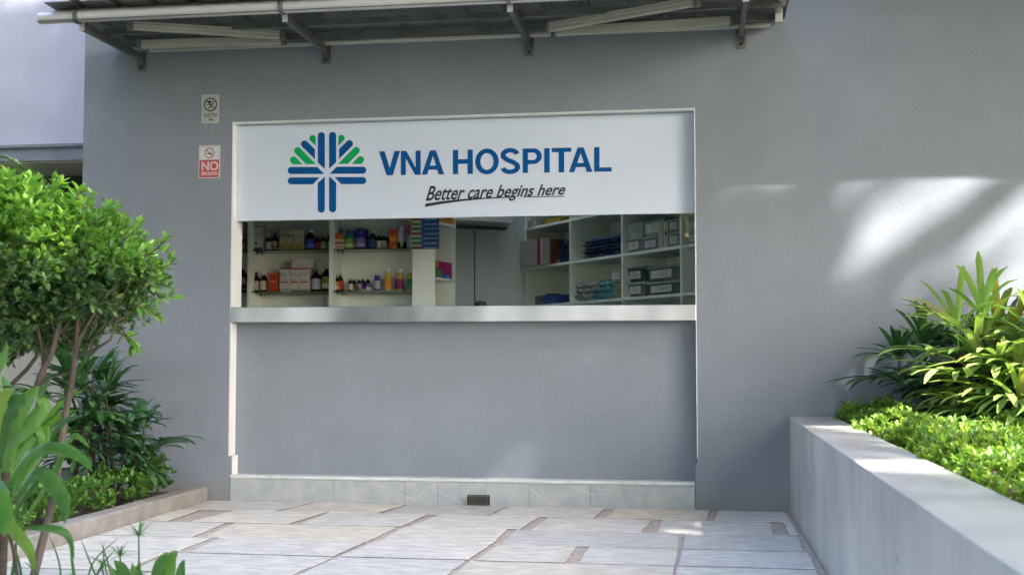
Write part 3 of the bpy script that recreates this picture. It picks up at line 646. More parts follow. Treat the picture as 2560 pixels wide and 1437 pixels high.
# leftmost bay
bottle(602, 613, 590, z1_, 'white labelled bottle half hidden by the left window edge, upper shelf', glass='#2a211c')
bottle(600, 617, 664, z2_, 'dark bottle with white and violet label by the left window edge, lower shelf', lab='#9a9a9c', lab2='#33336a')
# upper shelf, first bay
carton(633, 656, 553, z1_, 'tall white carton with a red line and blue foot beside the left upright', '#c6c7bd', [(.1, .85, .80, .84, '#9a3f30'), (.05, .9, .50, .60, '#a9aca4'), (.02, .95, 0.0, .10, '#3a4f9a'), (.15, .4, .22, .28, '#3a3f38')])
bottle(661, 678, 588, z1_, 'amber bottle with white cap, first bottle right of the tall white carton', cap='#dededa', lab='#b3b3ae')
bottle(679, 696, 585, z1_, 'amber bottle with dark cap and rosy label just left of the cream cartons', cap='#17120f', lab='#a8a19a', lab2='#8d6d6a')
for i, (a, c, w_) in enumerate(((698, 717.6, 'left'), (718, 737.6, 'middle'), (738, 757.6, 'right'))):
    carton(a, c, 573.5, z1_, f'cream and olive carton with a curved stripe, {w_} one of the three', '#b9b793', [(.05, .95, .02, .30, '#a19c56'), (.1, .9, .62, .74, '#8f9384'), (.12, 1.9, .05, .55, '#2a2a22'), (.04, .96, .93, .95, '#77775c')], group='cream cartons on the upper shelf')
bottle(763, 787, 575, z1_, 'tall dark bottle with bright blue label and silver cap, upper shelf', cap='#a9adb2', lab='#1c3f9c', lab2='#3e6cc0')
bottle(787, 801, 590, z1_, 'small dark bottle with a red label behind the blue labelled one', cap='#15110f', lab='#a83030', depth=.12)
bottle(801, 815, 586, z1_, 'small dark bottle with pale green label and white cap', lab='#8fa07f', lab2='#b2b8a2')
bottle(815, 828, 588, z1_, 'small dark bottle with a green label tucked against the middle upright', cap='#171412', lab='#7d9a70', depth=.14)
# lower shelf, first bay
bottle(630, 650, 680, z2_, 'amber bottle with grey label and dark cap, lower shelf left end', cap='#2a2522', lab='#9c9a98')
bottle(651, 669, 681, z2_, 'amber bottle with cream label beside the orange red carton', lab='#b0ad94')
carton(672, 695, 683, z2_, 'orange red carton with a thin white line on the lower shelf', '#c2401d', [(.1, .75, .54, .58, '#d99a80'), (.15, .85, .66, .92, '#a53212')])
for i, (a, c, w_) in enumerate(((699, 724.6, 'left'), (725, 748.6, 'middle'), (749, 773, 'right'))):
    carton(a, c, 671, z2_, f'white carton with red top edge and red line, {w_} one of the three', '#bcbdb6', [(0, 1, .955, 1.0, '#97302c'), (.1, .85, .37, .43, '#94433f'), (.1, .65, .76, .80, '#8b8d88'), (.1, .75, .69, .72, '#8b8d88'), (.1, .7, .48, .50, '#a08080'), (.1, .95, .0, .10, '#8b938c')], group='white and red cartons on the lower shelf')
b = W(700, 671, LY+.06).z
carton(729, 781, 646, b+.001, 'flat white carton lying on top of the white and red cartons', '#b9bab2', [(.06, .14, .80, .88, '#6a6e6a'), (.1, .75, .18, .28, '#a2a6a0')])
bottle(777, 803, 672, z2_, 'large dark bottle with silver grey label beside the white and red cartons', cap='#57504c', lab='#8c9098')
bottle(797, 812, 680, z2_, 'dark bottle with white cap standing behind the silver labelled bottle', lab='#8f8f8b', depth=.17)
bottle(806, 828, 663, z2_, 'tallest dark bottle with yellow label and white cap by the middle upright', lab='#a89a2c', lab2='#d8d6c8')
# second bay, upper shelf
carton(833, 859, 583, z1_, 'orange and white carton at the left end of the second bay', '#d9d2bd', [(0, 1, .62, 1.0, '#d56a2a'), (.05, .95, .34, .46, '#b8432c'), (.1, .9, .10, .22, '#c9866a')])
bottle(861, 886, 577, z1_, 'green and yellow jar with bright blue cap', shape='jar', glass='#1f8a5a', cap='#1f6fa8', lab='#8bb43a', lab2='#d0d8a0', name='supplement_jar')
bottle(879, 891, 577, z1_, 'blue capped jar standing behind the green and yellow jar', shape='jar', glass='#1a6a80', cap='#1f6fa8', lab=None, depth=.18, name='supplement_jar')
bottle(888, 913, 572, z1_, 'large violet blue jar with a pale swirl label', shape='jar', glass='#2a2f9a', cap='#20298a', lab='#7a6ab0', lab2='#b9a0c0', name='supplement_jar', depth=.09)
bottle(905, 921, 574, z1_, 'violet blue jar standing behind the large violet jar', shape='jar', glass='#262a88', cap='#20298a', lab='#5a4a98', depth=.18, name='supplement_jar')
bottle(921, 941, 577, z1_, 'dark bottle with big white cap and plain blue label', cap='#d6dadc', lab='#25558f')
bottle(941, 955, 584, z1_, 'small dark bottle with white cap and cream label, left of a matching pair', lab='#bdbba8')
bottle(954, 966, 584, z1_, 'small dark bottle with cream label, right of a matching pair', lab='#b3b19f')
bottle(963, 973, 586, z1_, 'small dark bottle squeezed behind the red and orange carton', lab='#9d9d8d', depth=.17)
carton(973, 992, 573, z1_, 'red and orange carton with yellow middle beside the black bottle', '#cf5a22', [(0, 1, .78, 1.0, '#bf2f28'), (.08, .92, .38, .62, '#dd9a2c'), (.5, .9, .02, .1, '#ddd8c0')])
bottle(993, 1016, 565, z1_, 'black bottle with white cap and large white label', glass='#10141c', cap='#d8d8d4', lab='#b9c4c0', shape='jar', lfrac=(.28, .74))
carton(1017, 1028, 552, z1_, 'narrow magenta and pale blue carton beside the striped board', '#8fb6cc', [(0, 1, .48, .86, '#b02a78'), (0, 1, .9, 1.0, '#b5a32c')], depth=.02)
# second bay, lower shelf
bottle(832, 847, 684, z2_, 'dark bottle with yellow and cream label at the left end, second bay', cap='#b8b8b0', lab='#b99a2c', lab2='#cfc8b0')
bottle(844, 859, 683, z2_, 'dark bottle with red label leaning close behind the yellow labelled one', cap='#b8b8b0', lab='#b3352c', depth=.13)
bottle(870, 883, 695, z2_, 'tiny dark bottle with cream label, first of the tiny bottles', lab='#b9b69f')
bottle(880, 890, 696, z2_, 'tiny dark bottle half hidden behind the first tiny bottle', lab='#a3a26a', depth=.16)
bottle(893, 904, 694, z2_, 'tiny dark bottle with pink and white label', lab='#b8a5a2', lab2='#b05a5a')
bottle(902, 914, 694, z2_, 'tiny dark bottle with deep blue label', lab='#2c2f96', depth=.13)
bottle(914, 927, 694, z2_, 'tiny dark bottle with blue and cream label, nearest the blue capped bottle', lab='#3a3a90', lab2='#b5b07a')
bottle(934, 952, 689, z2_, 'white bottle with deep blue cap and blue foot', shape='jar', glass='#26337a', cap='#1d2a80', lab='#a3b0c4', lfrac=(.12, .66))
bottle(960, 979, 674, z2_, 'clear juice bottle with orange label and white cap', shape='juice', glass='#b7a850', cap='#dcdcd0', lab='#c9812a', lab2='#d99a34', name='juice_bottle', group='juice bottles')
bottle(988, 1010, 674, z2_, 'clear juice bottle with magenta label and white cap', shape='juice', glass='#b0a258', cap='#dcdcd0', lab='#8a2450', lab2='#6a1a50', name='juice_bottle', group='juice bottles')
bottle(1017, 1036, 674, z2_, 'clear juice bottle with green label next to the front panel', shape='juice', glass='#b7a850', cap='#dcdcd0', lab='#157a4c', lab2='#2aa070', name='juice_bottle', group='juice bottles')
for (a, c, y, w_) in ((703, 725, 727.5, 'under the white and red cartons'), (906, 928, 724.5, 'under the tiny bottles')):
    p = W(a, y, LY+.009); q = W(c, y, LY+.009); b = MB(); b.box(p.x, q.x, LY+.007, LY+.0095, p.z-.005, p.z+.004)
    tag(b.build('price_strip', flat('#c9c8bc')), 'white price strip on the shelf edge '+w_, 'price strip')
# hanging striped board on the corner unit's front
p0 = W(1027, 545, LY-.02); p1 = W(1097, 622, LY-.02)
st = thing('product_display', 'striped blue display card of small packets hanging on the front panel', 'display card', ((p0.x+p1.x)/2, LY-.02, p1.z))
zt = p0.z+.10
b = MB(); b.box(p0.x, p1.x, LY-.02, LY-.006, p1.z, zt); b.build('card', flat('#1d4f8a'), st)
b = MB(); b.box(p0.x, p0.x+.007, LY-.023, LY-.0202, p1.z, zt); b.build('card_edge', flat('#c9c03a'), st)
n = 19; hh = (zt-p1.z)/n; cols = ['#8a3a30', '#b9b3a0', '#3f7a34', '#b3b0a0', '#4a8a3a', '#c4bfae']
for k in range(n):
    z = p1.z+k*hh; xm = p0.x+(p1.x-p0.x)*.38
    b = MB(); b.box(p0.x+.008, xm, LY-.026-.001*(k%2), LY-.0204, z+.001, z+hh*.92); b.build('packet', flat(cols[k % 6]), st)
b = MB()
for k in range(n):
    z = p1.z+k*hh; xm = p0.x+(p1.x-p0.x)*.42; x = xm+random.uniform(0, .02)
    if k % 2 == 0:
        while x < p1.x-.012: l = random.uniform(.006, .02); b.box(x, min(x+l, p1.x-.005), LY-.0212, LY-.0202, z+hh*.3, z+hh*.62); x += l+.003
b.build('printed_line', flat('#a9c3c9'), st)
b = MB()
for k in range(2, n, 4): z = p1.z+k*hh; b.box(p0.x+(p1.x-p0.x)*.41, p1.x-.004, LY-.0210, LY-.0202, z-.002, z+.003)
b.build('green_line', flat('#4f8a52'), st)
# cartons on the corner shelf
def prismcarton(z0, z1, y0, y1, cols, label):
    f = lambda y: -1.851+(y-1.365)*.23-.006
    t = thing('medicine_box', label, 'box', (f((y0+y1)/2), (y0+y1)/2, z0))
    b = MB(); b.prism([(-1.99, y0, z0), (f(y0), y0, z0), (f(y1), y1, z0), (-1.99, y1, z0)], (0, 0, z1-z0)); b.build('carton', flat(cols[0]), t)
    for (u0, u1, v0, v1, c) in cols[1:]:
        ya, yb = y0+(y1-y0)*u0, y0+(y1-y0)*u1; za, zb = z0+(z1-z0)*v0, z0+(z1-z0)*v1
        b = MB(); b.add([(f(ya)+.0012, ya, za), (f(yb)+.0012, yb, za), (f(yb)+.0012, yb, zb), (f(ya)+.0012, ya, zb), (f(ya)-.002, ya, za), (f(yb)-.002, yb, za), (f(yb)-.002, yb, zb), (f(ya)-.002, ya, zb)],
                        [(0,1,2,3), (7,6,5,4), (0,4,5,1), (2,6,7,3), (1,5,6,2), (0,3,7,4)]); b.build('print', flat(c), t)
prismcarton(1.4455, 1.565, 1.38, 1.66, ['#a3246a', (0, .18, .62, 1, '#b8a02c'), (0, .35, .05, .5, '#3f8a4a'), (.35, .95, .0, .26, '#2f4fa0'), (.7, .82, .02, .16, '#d0d4d8')], 'magenta carton with blue and green print on the corner shelf')
prismcarton(1.8505, 1.99, 1.38, 1.69, ['#c98a24', (.1, .3, .1, .9, '#b9a83a'), (.6, .8, .1, .8, '#b5702a')], 'orange carton on the top corner shelf just under the sign')

# stock on the right hand unit
def ufrom(px, py, off): s, p = on_unit(px, py, off); return s, p.z
def crate(px0, px1, pyt, zb, label, col, lid='#9fb0a8', off=.03, dep=.26, card=True, cardc='#c9ccc6', group='lidded plastic storage boxes', pyb=None):
    s1, _ = ufrom(px0, 640, off); s0, _ = ufrom(px1, 640, off); zt_ = on_unit((px0+px1)/2, pyt, off)[1].z; h = zt_-zb
    base = UP+UD*s0+UN*off; base.z = 0
    t = thing('storage_box', label, 'storage box', (base.x, base.y, zb), group)
    L_ = s1-s0; f = lambda s, d, z: UP+UD*(s0+s)+UN*(off+d)+Vector((0, 0, zb+z))
    b = MB(); i_ = .012
    lo = [f(i_, i_, .001), f(L_-i_, i_, .001), f(L_-i_, dep-i_, .001), f(i_, dep-i_, .001)]; hi = [f(0.002, 0.002, h*.86), f(L_-.002, .002, h*.86), f(L_-.002, dep, h*.86), f(.002, dep, h*.86)]
    b.add(lo+hi, [(0,1,2,3), (7,6,5,4), (4,5,1,0), (5,6,2,1), (6,7,3,2), (7,4,0,3)]); b.build('tub', mat('tub_'+col.strip('#'), tuple(c*1.55 for c in lin(col)[:3]), tuple(c*.95 for c in lin(col)[:3]), scale=18, rough=.25, spec=.6) if 'tub_'+col.strip('#') not in bpy.data.materials else bpy.data.materials['tub_'+col.strip('#')], t)
    b = MB(); b.obox(f(-.004, -.006, h*.86+.0005), UN*(dep+.01), UD*(L_+.008), (0, 0, h*.09)); b.obox(f(.01, .006, h*.95+.0008), UN*(dep-.02), UD*(L_-.02), (0, 0, h*.045)); b.build('lid', flat(lid, .3), t)
    if card:
        b = MB(); b.obox(f(L_*.25, .001, h*.22), UD*(L_*.62), -UN*.004, (0, 0, h*.50)); cdm = b.build('paper_label', flat(cardc, .7), t)
        b = MB()
        for k in range(3): b.obox(f(L_*.34, -.0034, h*(.60-.12*k)), UD*(L_*random.uniform(.25, .42)), -UN*.0008, (0, 0, h*.03))
        b.build('printed_line', flat('#5e625e', .7), cdm)
    return t
zr1, zr2 = 1.6005, 1.2885
crate(1567, 1606, 594, zr1, 'lower left clear box with paper label in the top box cell', '#6f8484')
crate(1608, 1650, 591, zr1, 'clear box of white bottles beside the white file box, lower row', '#6a7f88', lid='#8fa4ac')
zb2 = on_unit(1588, 594, .03)[1].z+.001
crate(1567, 1606, 556, zb2, 'pale green box stacked at the top left of the top box cell', '#93a795', cardc='#a4b0a0')
crate(1609, 1662, 547, on_unit(1630, 591, .03)[1].z+.001, 'green tinted box stacked directly under the sign edge', '#7f9f8f', lid='#4f7f76')
crate(1672, 1701, 580, zr1, 'small clear box with paper label, bottom one right of the file box', '#7d8488', group='lidded plastic storage boxes')
crate(1672, 1701, 547, on_unit(1686, 580, .03)[1].z+.001, 'small clear box with paper label, top one right of the file box', '#868c92')
crate(1722, 1741, 578, zr1, 'clear box at the right window edge, bottom of its pair', '#767c80')
crate(1722, 1741, 545, on_unit(1731, 578, .03)[1].z+.001, 'clear box at the right window edge, top of its pair', '#7e8488')
crate(1570, 1612, 705, zr2, 'grey box with paper label, bottom left of the lower cell', '#5a6468')
crate(1617, 1700, 703, zr2, 'wide dark green box, bottom right of the lower cell', '#40524e')
crate(1570, 1612, 667, on_unit(1590, 705, .03)[1].z+.001, 'dark green box with paper label, top left of the lower cell', '#2f5048', lid='#5c7068')
crate(1617, 1700, 663, on_unit(1658, 703, .03)[1].z+.001, 'wide grey box with pale lid, top right of the lower cell', '#585c5e', lid='#8a908c')
crate(1529, 1556, 673, on_unit(1542, 706, .03)[1].z+.001, 'translucent white tub beside the teal bags, upper one', '#8a958c', lid='#9aa396')
crate(1529, 1556, 708, zr2, 'translucent box with tan contents beside the teal bags', '#7d7a60', lid='#7c8a80', card=False)
# white file box
t = thing('file_box', 'upright white file box between the clear storage boxes', 'file box', UP)
s1, _ = ufrom(1648, 600, .02); s0, _ = ufrom(1671, 600, .02); zt = on_unit(1660, 556, .02)[1].z
b = MB(); ub(s0, s1, .015, .27, zr1, zt); t.location = UP+UD*s0+Vector((0, 0, zr1)); b.build('case', flat('#aab09a', .5), t)
b = MB(); ub(s0+.015, s0+.028, .012, .0148, zr1+.08, zr1+.11); b.build('finger_hole', M['dark'], t)
b = MB(); ub(s0+(s1-s0)*.5, s0+(s1-s0)*.53, .013, .0149, zr1+.004, zt-.004); b.build('fold_line', flat('#7f8576'), t)
# cloth and plastic bundles: layered lumpy pads
def bundle(name, label, cat, px0, px1, layers, zb, off, dep, seed, group=None):
    rr = random.Random(seed); s1, _ = ufrom(px0, 640, off); s0, _ = ufrom(px1, 640, off); z = zb
    t = thing(name, label, cat, UP+UD*((s0+s1)/2)+UN*off+Vector((0, 0, zb)), group)
    for (h, m, i0, i1) in layers:
        b = MB(); nu, nv = 28, 12; a, c = s0+(s1-s0)*i1, s1-(s1-s0)*i0; vs = []
        ph = [rr.uniform(0, 6) for _ in range(6)]
        for top in (1, 0):
            for i in range(nu+1):
                for j in range(nv+1):
                    u, v = i/nu, j/nv; du = min(u, 1-u, .14)/.14; dv = min(v, 1-v, .25)/.25; e = (1-(1-du)**2.5)**.4*(1-(1-dv)**2.5)**.4
                    lump = .5+.5*(math.sin(u*9+ph[0])*math.sin(v*6+ph[1])+.6*math.sin(u*23+ph[2]+v*9)*math.sin(v*15+ph[3]))*.5
                    zz = z + h*.30 + (h*(.30+.42*lump)*e if top else -h*.30*e)
                    sh = math.sin(u*17+ph[4])*.006*(1 if v < .2 else 0)
                    p = UP+UD*(a+(c-a)*u)+UN*(off+dep*v+sh); vs.append((p.x, p.y, zz))
        N_ = (nu+1)*(nv+1); fs = []
        for k in (0, 1):
            for i in range(nu):
                for j in range(nv):
                    q = k*N_+i*(nv+1)+j; f_ = (q, q+1, q+nv+2, q+nv+1); fs.append(f_ if k else f_[::-1])
        rim = [i*(nv+1) for i in range(nu)] + [nu*(nv+1)+j for j in range(nv)] + [i*(nv+1)+nv for i in range(nu, 0, -1)] + [j for j in range(nv, 0, -1)]
        for x, y in zip(rim, rim[1:]+rim[:1]): fs.append((x, y, N_+y, N_+x))
        b.add(vs, fs, 0, True); b.build('pack', m, t); z += h*.5
    return t
NV = mat('navy_plastic', (.008,.014,.06), (.02,.04,.14), scale=14, rough=.18, bump=.6, bscale=18, spec=.8)
NV2 = mat('navy_plastic_pale', (.02,.05,.16), (.04,.10,.26), scale=14, rough=.2, bump=.6, bscale=18, spec=.8)
TL = mat('teal_plastic', (.05,.22,.24), (.12,.34,.36), scale=10, rough=.2, bump=.7, bscale=16, spec=.8)
CP = mat('crinkled_clear_plastic', (.26,.30,.27), (.42,.45,.40), scale=14, rough=.15, bump=.9, bscale=18, spec=.9)
bundle('garment_stack', 'untidy stack of navy plastic wrapped garments in the middle cell', 'garments', 1452, 1556, [(.06, NV, .02, 0), (.06, NV, .02, .1), (.05, NV2, .04, 0), (.055, NV, 0, .08), (.05, NV2, .05, 0)], zr1, .02, .26, 3)
bundle('garment_bag', 'rounded navy plastic bag beside the brown box', 'bag', 1391, 1427, [(.11, NV, .0, 0), (.10, NV, .02, .0), (.09, NV, .1, 0)], zr1, .03, .24, 5)
bundle('plastic_bag', 'heap of crinkled clear plastic bags in the lower middle cell', 'bag', 1437, 1490, [(.09, CP, 0, 0), (.08, CP, .02, .05), (.075, CP, .05, .1)], zr2, .02, .24, 8)
bundle('plastic_bag', 'heap of teal plastic bags beside the clear ones', 'bag', 1478, 1530, [(.08, TL, 0, 0), (.08, TL, .05, 0), (.07, TL, .35, 0)], zr2, .015, .22, 9)
# white cartons with red strip overhanging the end, brown box
def cart(px0, px1, zb, h, off, dep, label, cols, name='carton_box'):
    s1, _ = ufrom(px0, 640, off); s0, _ = ufrom(px1, 640, off)
    t = thing(name, label, 'box', UP+UD*s0+UN*off+Vector((0, 0, zb)))
    b = MB(); ub(s0, s1, off, off+dep, zb+.0006, zb+h, b); b.build('carton', flat(cols[0]), t)
    for (u0, u1, v0, v1, c) in cols[1:]:
        b = MB(); ub(s0+(s1-s0)*u0, s0+(s1-s0)*u1, off-.002, off-.0002, zb+h*v0, zb+h*v1, b); b.build('print', flat(c), t)
for k, w_ in enumerate(('lower', 'upper')):
    cart(1301, 1357, 1.6+.106*k, .104, -.06, .10, f'{w_} white carton with a dark red strip jutting past the shelf end', ['#a3a69f', (.03, .10, .0, 1, '#b9b3a8'), (.10, .24, .0, 1, '#7c1f22'), (.24, .30, 0, 1, '#b9a8a0'), (.42, .46, .6, .75, '#5f7c68')])
cart(1356, 1377, 1.6, .20, .0, .25, 'brown cardboard box with a yellow label beside the white cartons', ['#6a3f1e', (.35, .7, .3, .7, '#b3973a')])
cart(1380, 1393, 1.6, .02, .05, .1, 'small pale packet lying between the brown box and navy bag', ['#9a9f92'], name='packet')
cart(1316, 1340, 1.9455-.02, .06, .02, .3, 'white carton on the top shelf just below the sign', ['#a3a698'])
cart(1362, 1400, 1.9455-.02, .05, .03, .3, 'ochre carton on the top shelf next to the white carton', ['#9a8a2c'])
t = None
s1, _ = ufrom(1337, 740, .03); s0, _ = ufrom(1388, 740, .03)
for k in range(5):
    z = zr2+k*.0125*1.2; b = MB(); dx = random.uniform(-.006, .006)
    t = thing('booklet', ['bottom blue booklet of the stack of five', 'second blue booklet from the bottom of the stack', 'middle blue booklet of the stack', 'second blue booklet from the top of the stack', 'top blue booklet of the stack, under the black disc'][k], 'booklet', UP+UD*s0+UN*.03+Vector((0, 0, z)), 'stacked blue booklets')
    ub(s0+dx, s0+(s1-s0)*.6+dx, .03, .20, z, z+.0135, b); b.build('cover', flat('#1d4f94'), t)
    b = MB(); ub(s0+(s1-s0)*.6+dx+.0005, s1+dx, .032, .198, z+.001, z+.0125, b); b.build('page_edge', flat('#6d7480' if k % 2 else '#42464c'), t)
p = UP+UD*((s0+s1)/2)+UN*.10; b = MB(); b.lathe([(0, .0), (.055, 0), (.06, .006), (.05, .014), (0, .016)], (p.x, p.y, z+.0142), 20)
tag(b.build('tape_roll', M['dark']), 'flat black disc lying on the stack of blue booklets', 'disc')
p = UP+UD*-.13+UN*.06
b = MB()
for k in range(6): b.lathe([(0, .0), (.012, .003), (.014, .012), (.006, .022), (0, .024)], (p.x+random.uniform(-.03, .03), p.y+random.uniform(-.03, .03), zr2+.0005+(.02 if k > 3 else 0)), 8)
tag(b.build('small_parts_pile', flat('#b9b59a')), 'little heap of cream fittings on the shelf by the right window edge', 'fittings', kind='stuff')
# black rounded top just above the counter
p = W(1201, 766, .9)
sc_ = thing('desk_scanner', 'black rounded top of a device peeping over the steel counter', 'device', (p.x, .9, 1.0))
b = MB(); b.lathe([(.045, 1.0), (.02, 1.01), (.012, 1.03), (.012, 1.19)], (p.x, .9, 0), 14); b.build('stand', M['dark'], sc_)
b = MB(); b.lathe([(0, 1.185), (.03, 1.19), (.042, 1.215), (.041, 1.235), (.032, 1.247), (0, 1.253)], (p.x, .9, 0), 18, sy=.8); b.build('scanner_head', M['dark'], sc_)
dk = thing('work_desk', 'plain laminate work desk behind the counter', 'desk', (p.x, .9, 0))
b = MB(); b.bbox(-2.2, -.8, .62, 1.18, .96, .999, .004); b.build('desk_top', M['shelf'], dk)
for x in (-2.15, -.85):
    b = MB(); b.box(x-.02, x+.02, .64, 1.16, 0, .959); b.build('leg', M['shelf'], dk)

# ------------------------------------------------------------------ plants
def norm(v): return v/np.linalg.norm(v, axis=-1, keepdims=True)
def lowhedge(c, rx, ry, h, zb, m, label, group, n=150, leaf=.034, seed=0):
    t = thing('hedge_bush', label, 'bush', (c[0], c[1], zb), group)
    U = RNG.normal(size=(n*2, 3)); U[:, 2] = np.abs(U[:, 2]); U = norm(U); 
    rr = RNG.uniform(.55, 1.0, len(U))**.6*(1+.12*np.sin(U[:, 0]*7+seed)+.10*np.sin(U[:, 1]*9+seed*2))
    P = np.stack([c[0]+U[:, 0]*rx*rr, c[1]+U[:, 1]*ry*rr, zb+.05+U[:, 2]*(h-.05)*rr], 1)
    N = norm(U+np.array([0, 0, .8])+RNG.normal(0, .25, U.shape))
    whorls(P, N, 6, leaf, 'foliage', m, t, spread=.85)
    b = MB()
    for k in range(9):
        a = RNG.uniform(0, 6.28); r1 = RNG.uniform(.3, .85)
        b.tube([(c[0]+math.cos(a)*.02, c[1]+math.sin(a)*.02, zb-.01), (c[0]+math.cos(a)*rx*r1*.5, c[1]+math.sin(a)*ry*r1*.5, zb+h*.4), (c[0]+math.cos(a)*rx*r1, c[1]+math.sin(a)*ry*r1, zb+h*.8)], [.004, .003, .0015], 5)
    b.build('stems', M['bark'], t); return t
def rhapis(root, zb, canes, m, label, seed, seglen=(.17, .26), segw=.034, group=None, nm='lady_palm'):
    """canes: list of (dx, dy, height, lean_x, lean_y, n_fans)"""
    r = random.Random(seed); t = thing(nm, label, 'palm', (root[0], root[1], zb), group); fb_ = MB(); cb = MB(); pb = MB()
    for (dx, dy, h, lx, ly, nf) in canes:
        p0 = Vector((root[0]+dx, root[1]+dy, zb-.02)); p1 = p0+Vector((lx*.4, ly*.4, h*.55)); p2 = p0+Vector((lx, ly, h))
        cb.tube([p0, p1, p2], [.012, .010, .007], 7)
        for k in range(nf):
            u = 1-(k/nf)*.62; q = p0.lerp(p1, u*2) if u < .5 else p1.lerp(p2, u*2-1)
            a = k*2.4+r.uniform(-.5, .5)+dx*9; e = rad(r.uniform(15, 55) if k else 75) - (1-u)*.7
            pl_ = r.uniform(.10, .20)*(1 if k else .5); d = Vector((math.cos(a)*math.cos(e), math.sin(a)*math.cos(e), math.sin(e)))
            c = q+d*pl_; pb.tube([q, q+d*pl_*.5+Vector((0, 0, .01)), c], [.0035, .003, .0025], 5)
            ns_ = r.randint(5, 8); span = rad(r.uniform(120, 190)); tilt = e-.25
            for j in range(ns_):
                aa = (j/(ns_-1)-.5)*span; L_ = r.uniform(*seglen)*(1-.25*abs(aa)/1.6)
                ax_, ee = a+aa*.95, tilt*math.cos(aa*.8)+r.uniform(-.12, .12)+.1
                fb_.strip(c, ax_, ee, L_, segw*r.uniform(.75, 1.15), droop=r.uniform(.5, 1.3), fold=.35, n=6, prof='blunt')
    fb_.build('fronds', m, t); cb.build('canes', M['cane'], t); pb.build('leaf_stalks', m, t); return t
def straps(name, label, cat, base, n, L_, wd, m, seed, elev=(35, 80), prof='strap', droop=(1., 2.2), stem=0.0, azr=(0, 360), group=None, bm=None, nseg=9):
    r = random.Random(seed); t = thing(name, label, cat, base, group); b = MB()
    for k in range(n):
        a = rad(r.uniform(*azr)); e = rad(r.uniform(*elev)); u = k/max(1, n-1)
        p = Vector(base)+Vector((math.cos(a)*.012, math.sin(a)*.012, stem*(.35+.65*u)))
        b.strip(p, a, e, r.uniform(*L_), r.uniform(*wd), droop=r.uniform(*droop), fold=.3, n=nseg, prof=prof, curl=r.uniform(-.3, .3))
    b.build('leaves', m, t)
    if stem: b = MB(); b.tube([Vector(base)-Vector((0, 0, .02)), Vector(base)+Vector((0, 0, stem))], [.013, .009], 8); b.build('stem', M['cane'], t)
    return t
# right planter: golden hedge row and two lady palms
hp = [(2150,1070,.0),(2215,1100,0),(2290,1130,0),(2370,1165,0),(2455,1205,0),(2545,1250,0)]
labs = ['golden green hedge bush nearest the grey wall in the planter', 'golden green hedge bush second from the grey wall in the planter', 'golden green hedge bush third from the grey wall in the planter',
        'golden green hedge bush fourth from the grey wall in the planter', 'golden green hedge bush fifth from the grey wall in the planter', 'golden green hedge bush nearest the viewer in the planter']
ys = [-.20, -.62, -1.08, -1.58, -2.1, -2.65, -3.25, -3.9]
labs += ['golden green hedge bush cut by the frame edge in the planter', 'golden green hedge bush beyond the frame edge in the planter']
labs[5] = 'golden green hedge bush sixth from the grey wall in the planter'
for i, y in enumerate(ys):
    lowhedge((1.0+.04*math.sin(i*2.1), y), .23, .30, .20 if i else .22, .42, M['hedge_r'], labs[i], 'golden hedge bushes in the planter', n=230, leaf=.030, seed=i)
for i, y in enumerate((-1.35, -2.0, -2.7)):
    lowhedge((1.42, y), .25, .34, .20, .42, M['hedge_r'], ['golden green hedge bush in the rear row, nearest the palms', 'golden green hedge bush in the middle of the rear row', 'golden green hedge bush of the rear row, nearest the viewer'][i], 'golden hedge bushes in the planter', n=200, leaf=.030, seed=i+20)
r = random.Random(5)
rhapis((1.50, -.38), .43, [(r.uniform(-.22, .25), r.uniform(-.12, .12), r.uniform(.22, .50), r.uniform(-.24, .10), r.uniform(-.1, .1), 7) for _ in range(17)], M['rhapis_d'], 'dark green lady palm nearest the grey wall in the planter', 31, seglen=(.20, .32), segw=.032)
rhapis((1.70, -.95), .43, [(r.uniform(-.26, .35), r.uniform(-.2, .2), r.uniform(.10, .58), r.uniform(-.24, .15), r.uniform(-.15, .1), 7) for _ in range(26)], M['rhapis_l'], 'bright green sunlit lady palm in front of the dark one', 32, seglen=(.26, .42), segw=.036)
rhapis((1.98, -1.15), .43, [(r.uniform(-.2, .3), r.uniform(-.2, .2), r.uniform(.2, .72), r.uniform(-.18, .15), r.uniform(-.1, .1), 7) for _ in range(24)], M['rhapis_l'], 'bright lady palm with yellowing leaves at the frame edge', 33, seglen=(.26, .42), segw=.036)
# left bed
rhapis((-3.48, -.48), .05, [(r.uniform(-.16, .2), r.uniform(-.1, .1), r.uniform(.35, .78), r.uniform(-.16, .18), r.uniform(-.1, .06), 6) for _ in range(13)], M['rhapis_d'], 'dark green lady palm against the grey wall beside the kerb', 41, seglen=(.17, .27), segw=.036)
labl = ['small bright hedge bush at the kerb end by the grey wall', 'low hedge bush second from the wall along the kerb', 'low hedge bush third from the wall along the kerb', 'low hedge bush fourth from the wall along the kerb', 'low hedge bush fifth from the wall along the kerb', 'low hedge bush farthest from the wall along the kerb']
for i, y in enumerate((-.28, -.70, -1.12, -1.55, -2.0, -2.5)):
    lowhedge((-3.24-.02*math.sin(i), y), .14 if i == 0 else .19, .13 if i == 0 else .27, .30 if i == 0 else .20+.02*math.sin(i*3), .04, M['hedge_l'], labl[i], 'low hedge bushes along the kerb', n=110 if i else 70, leaf=.034, seed=i+40)
straps('strap_leaf_plant', 'clump of upright strap leaves behind the low hedge, left of the palm', 'plant', (-3.72, -.85, .05), 16, (.5, .8), (.05, .075), M['strap'], 51, elev=(55, 85), droop=(.8, 2.0), stem=.12)
straps('strap_leaf_plant', 'darker clump of strap leaves close to the shrub stems', 'plant', (-3.72, -1.5, .05), 16, (.4, .7), (.045, .06), M['strap_d'], 52, elev=(45, 85), droop=(.8, 2.0), stem=.10)
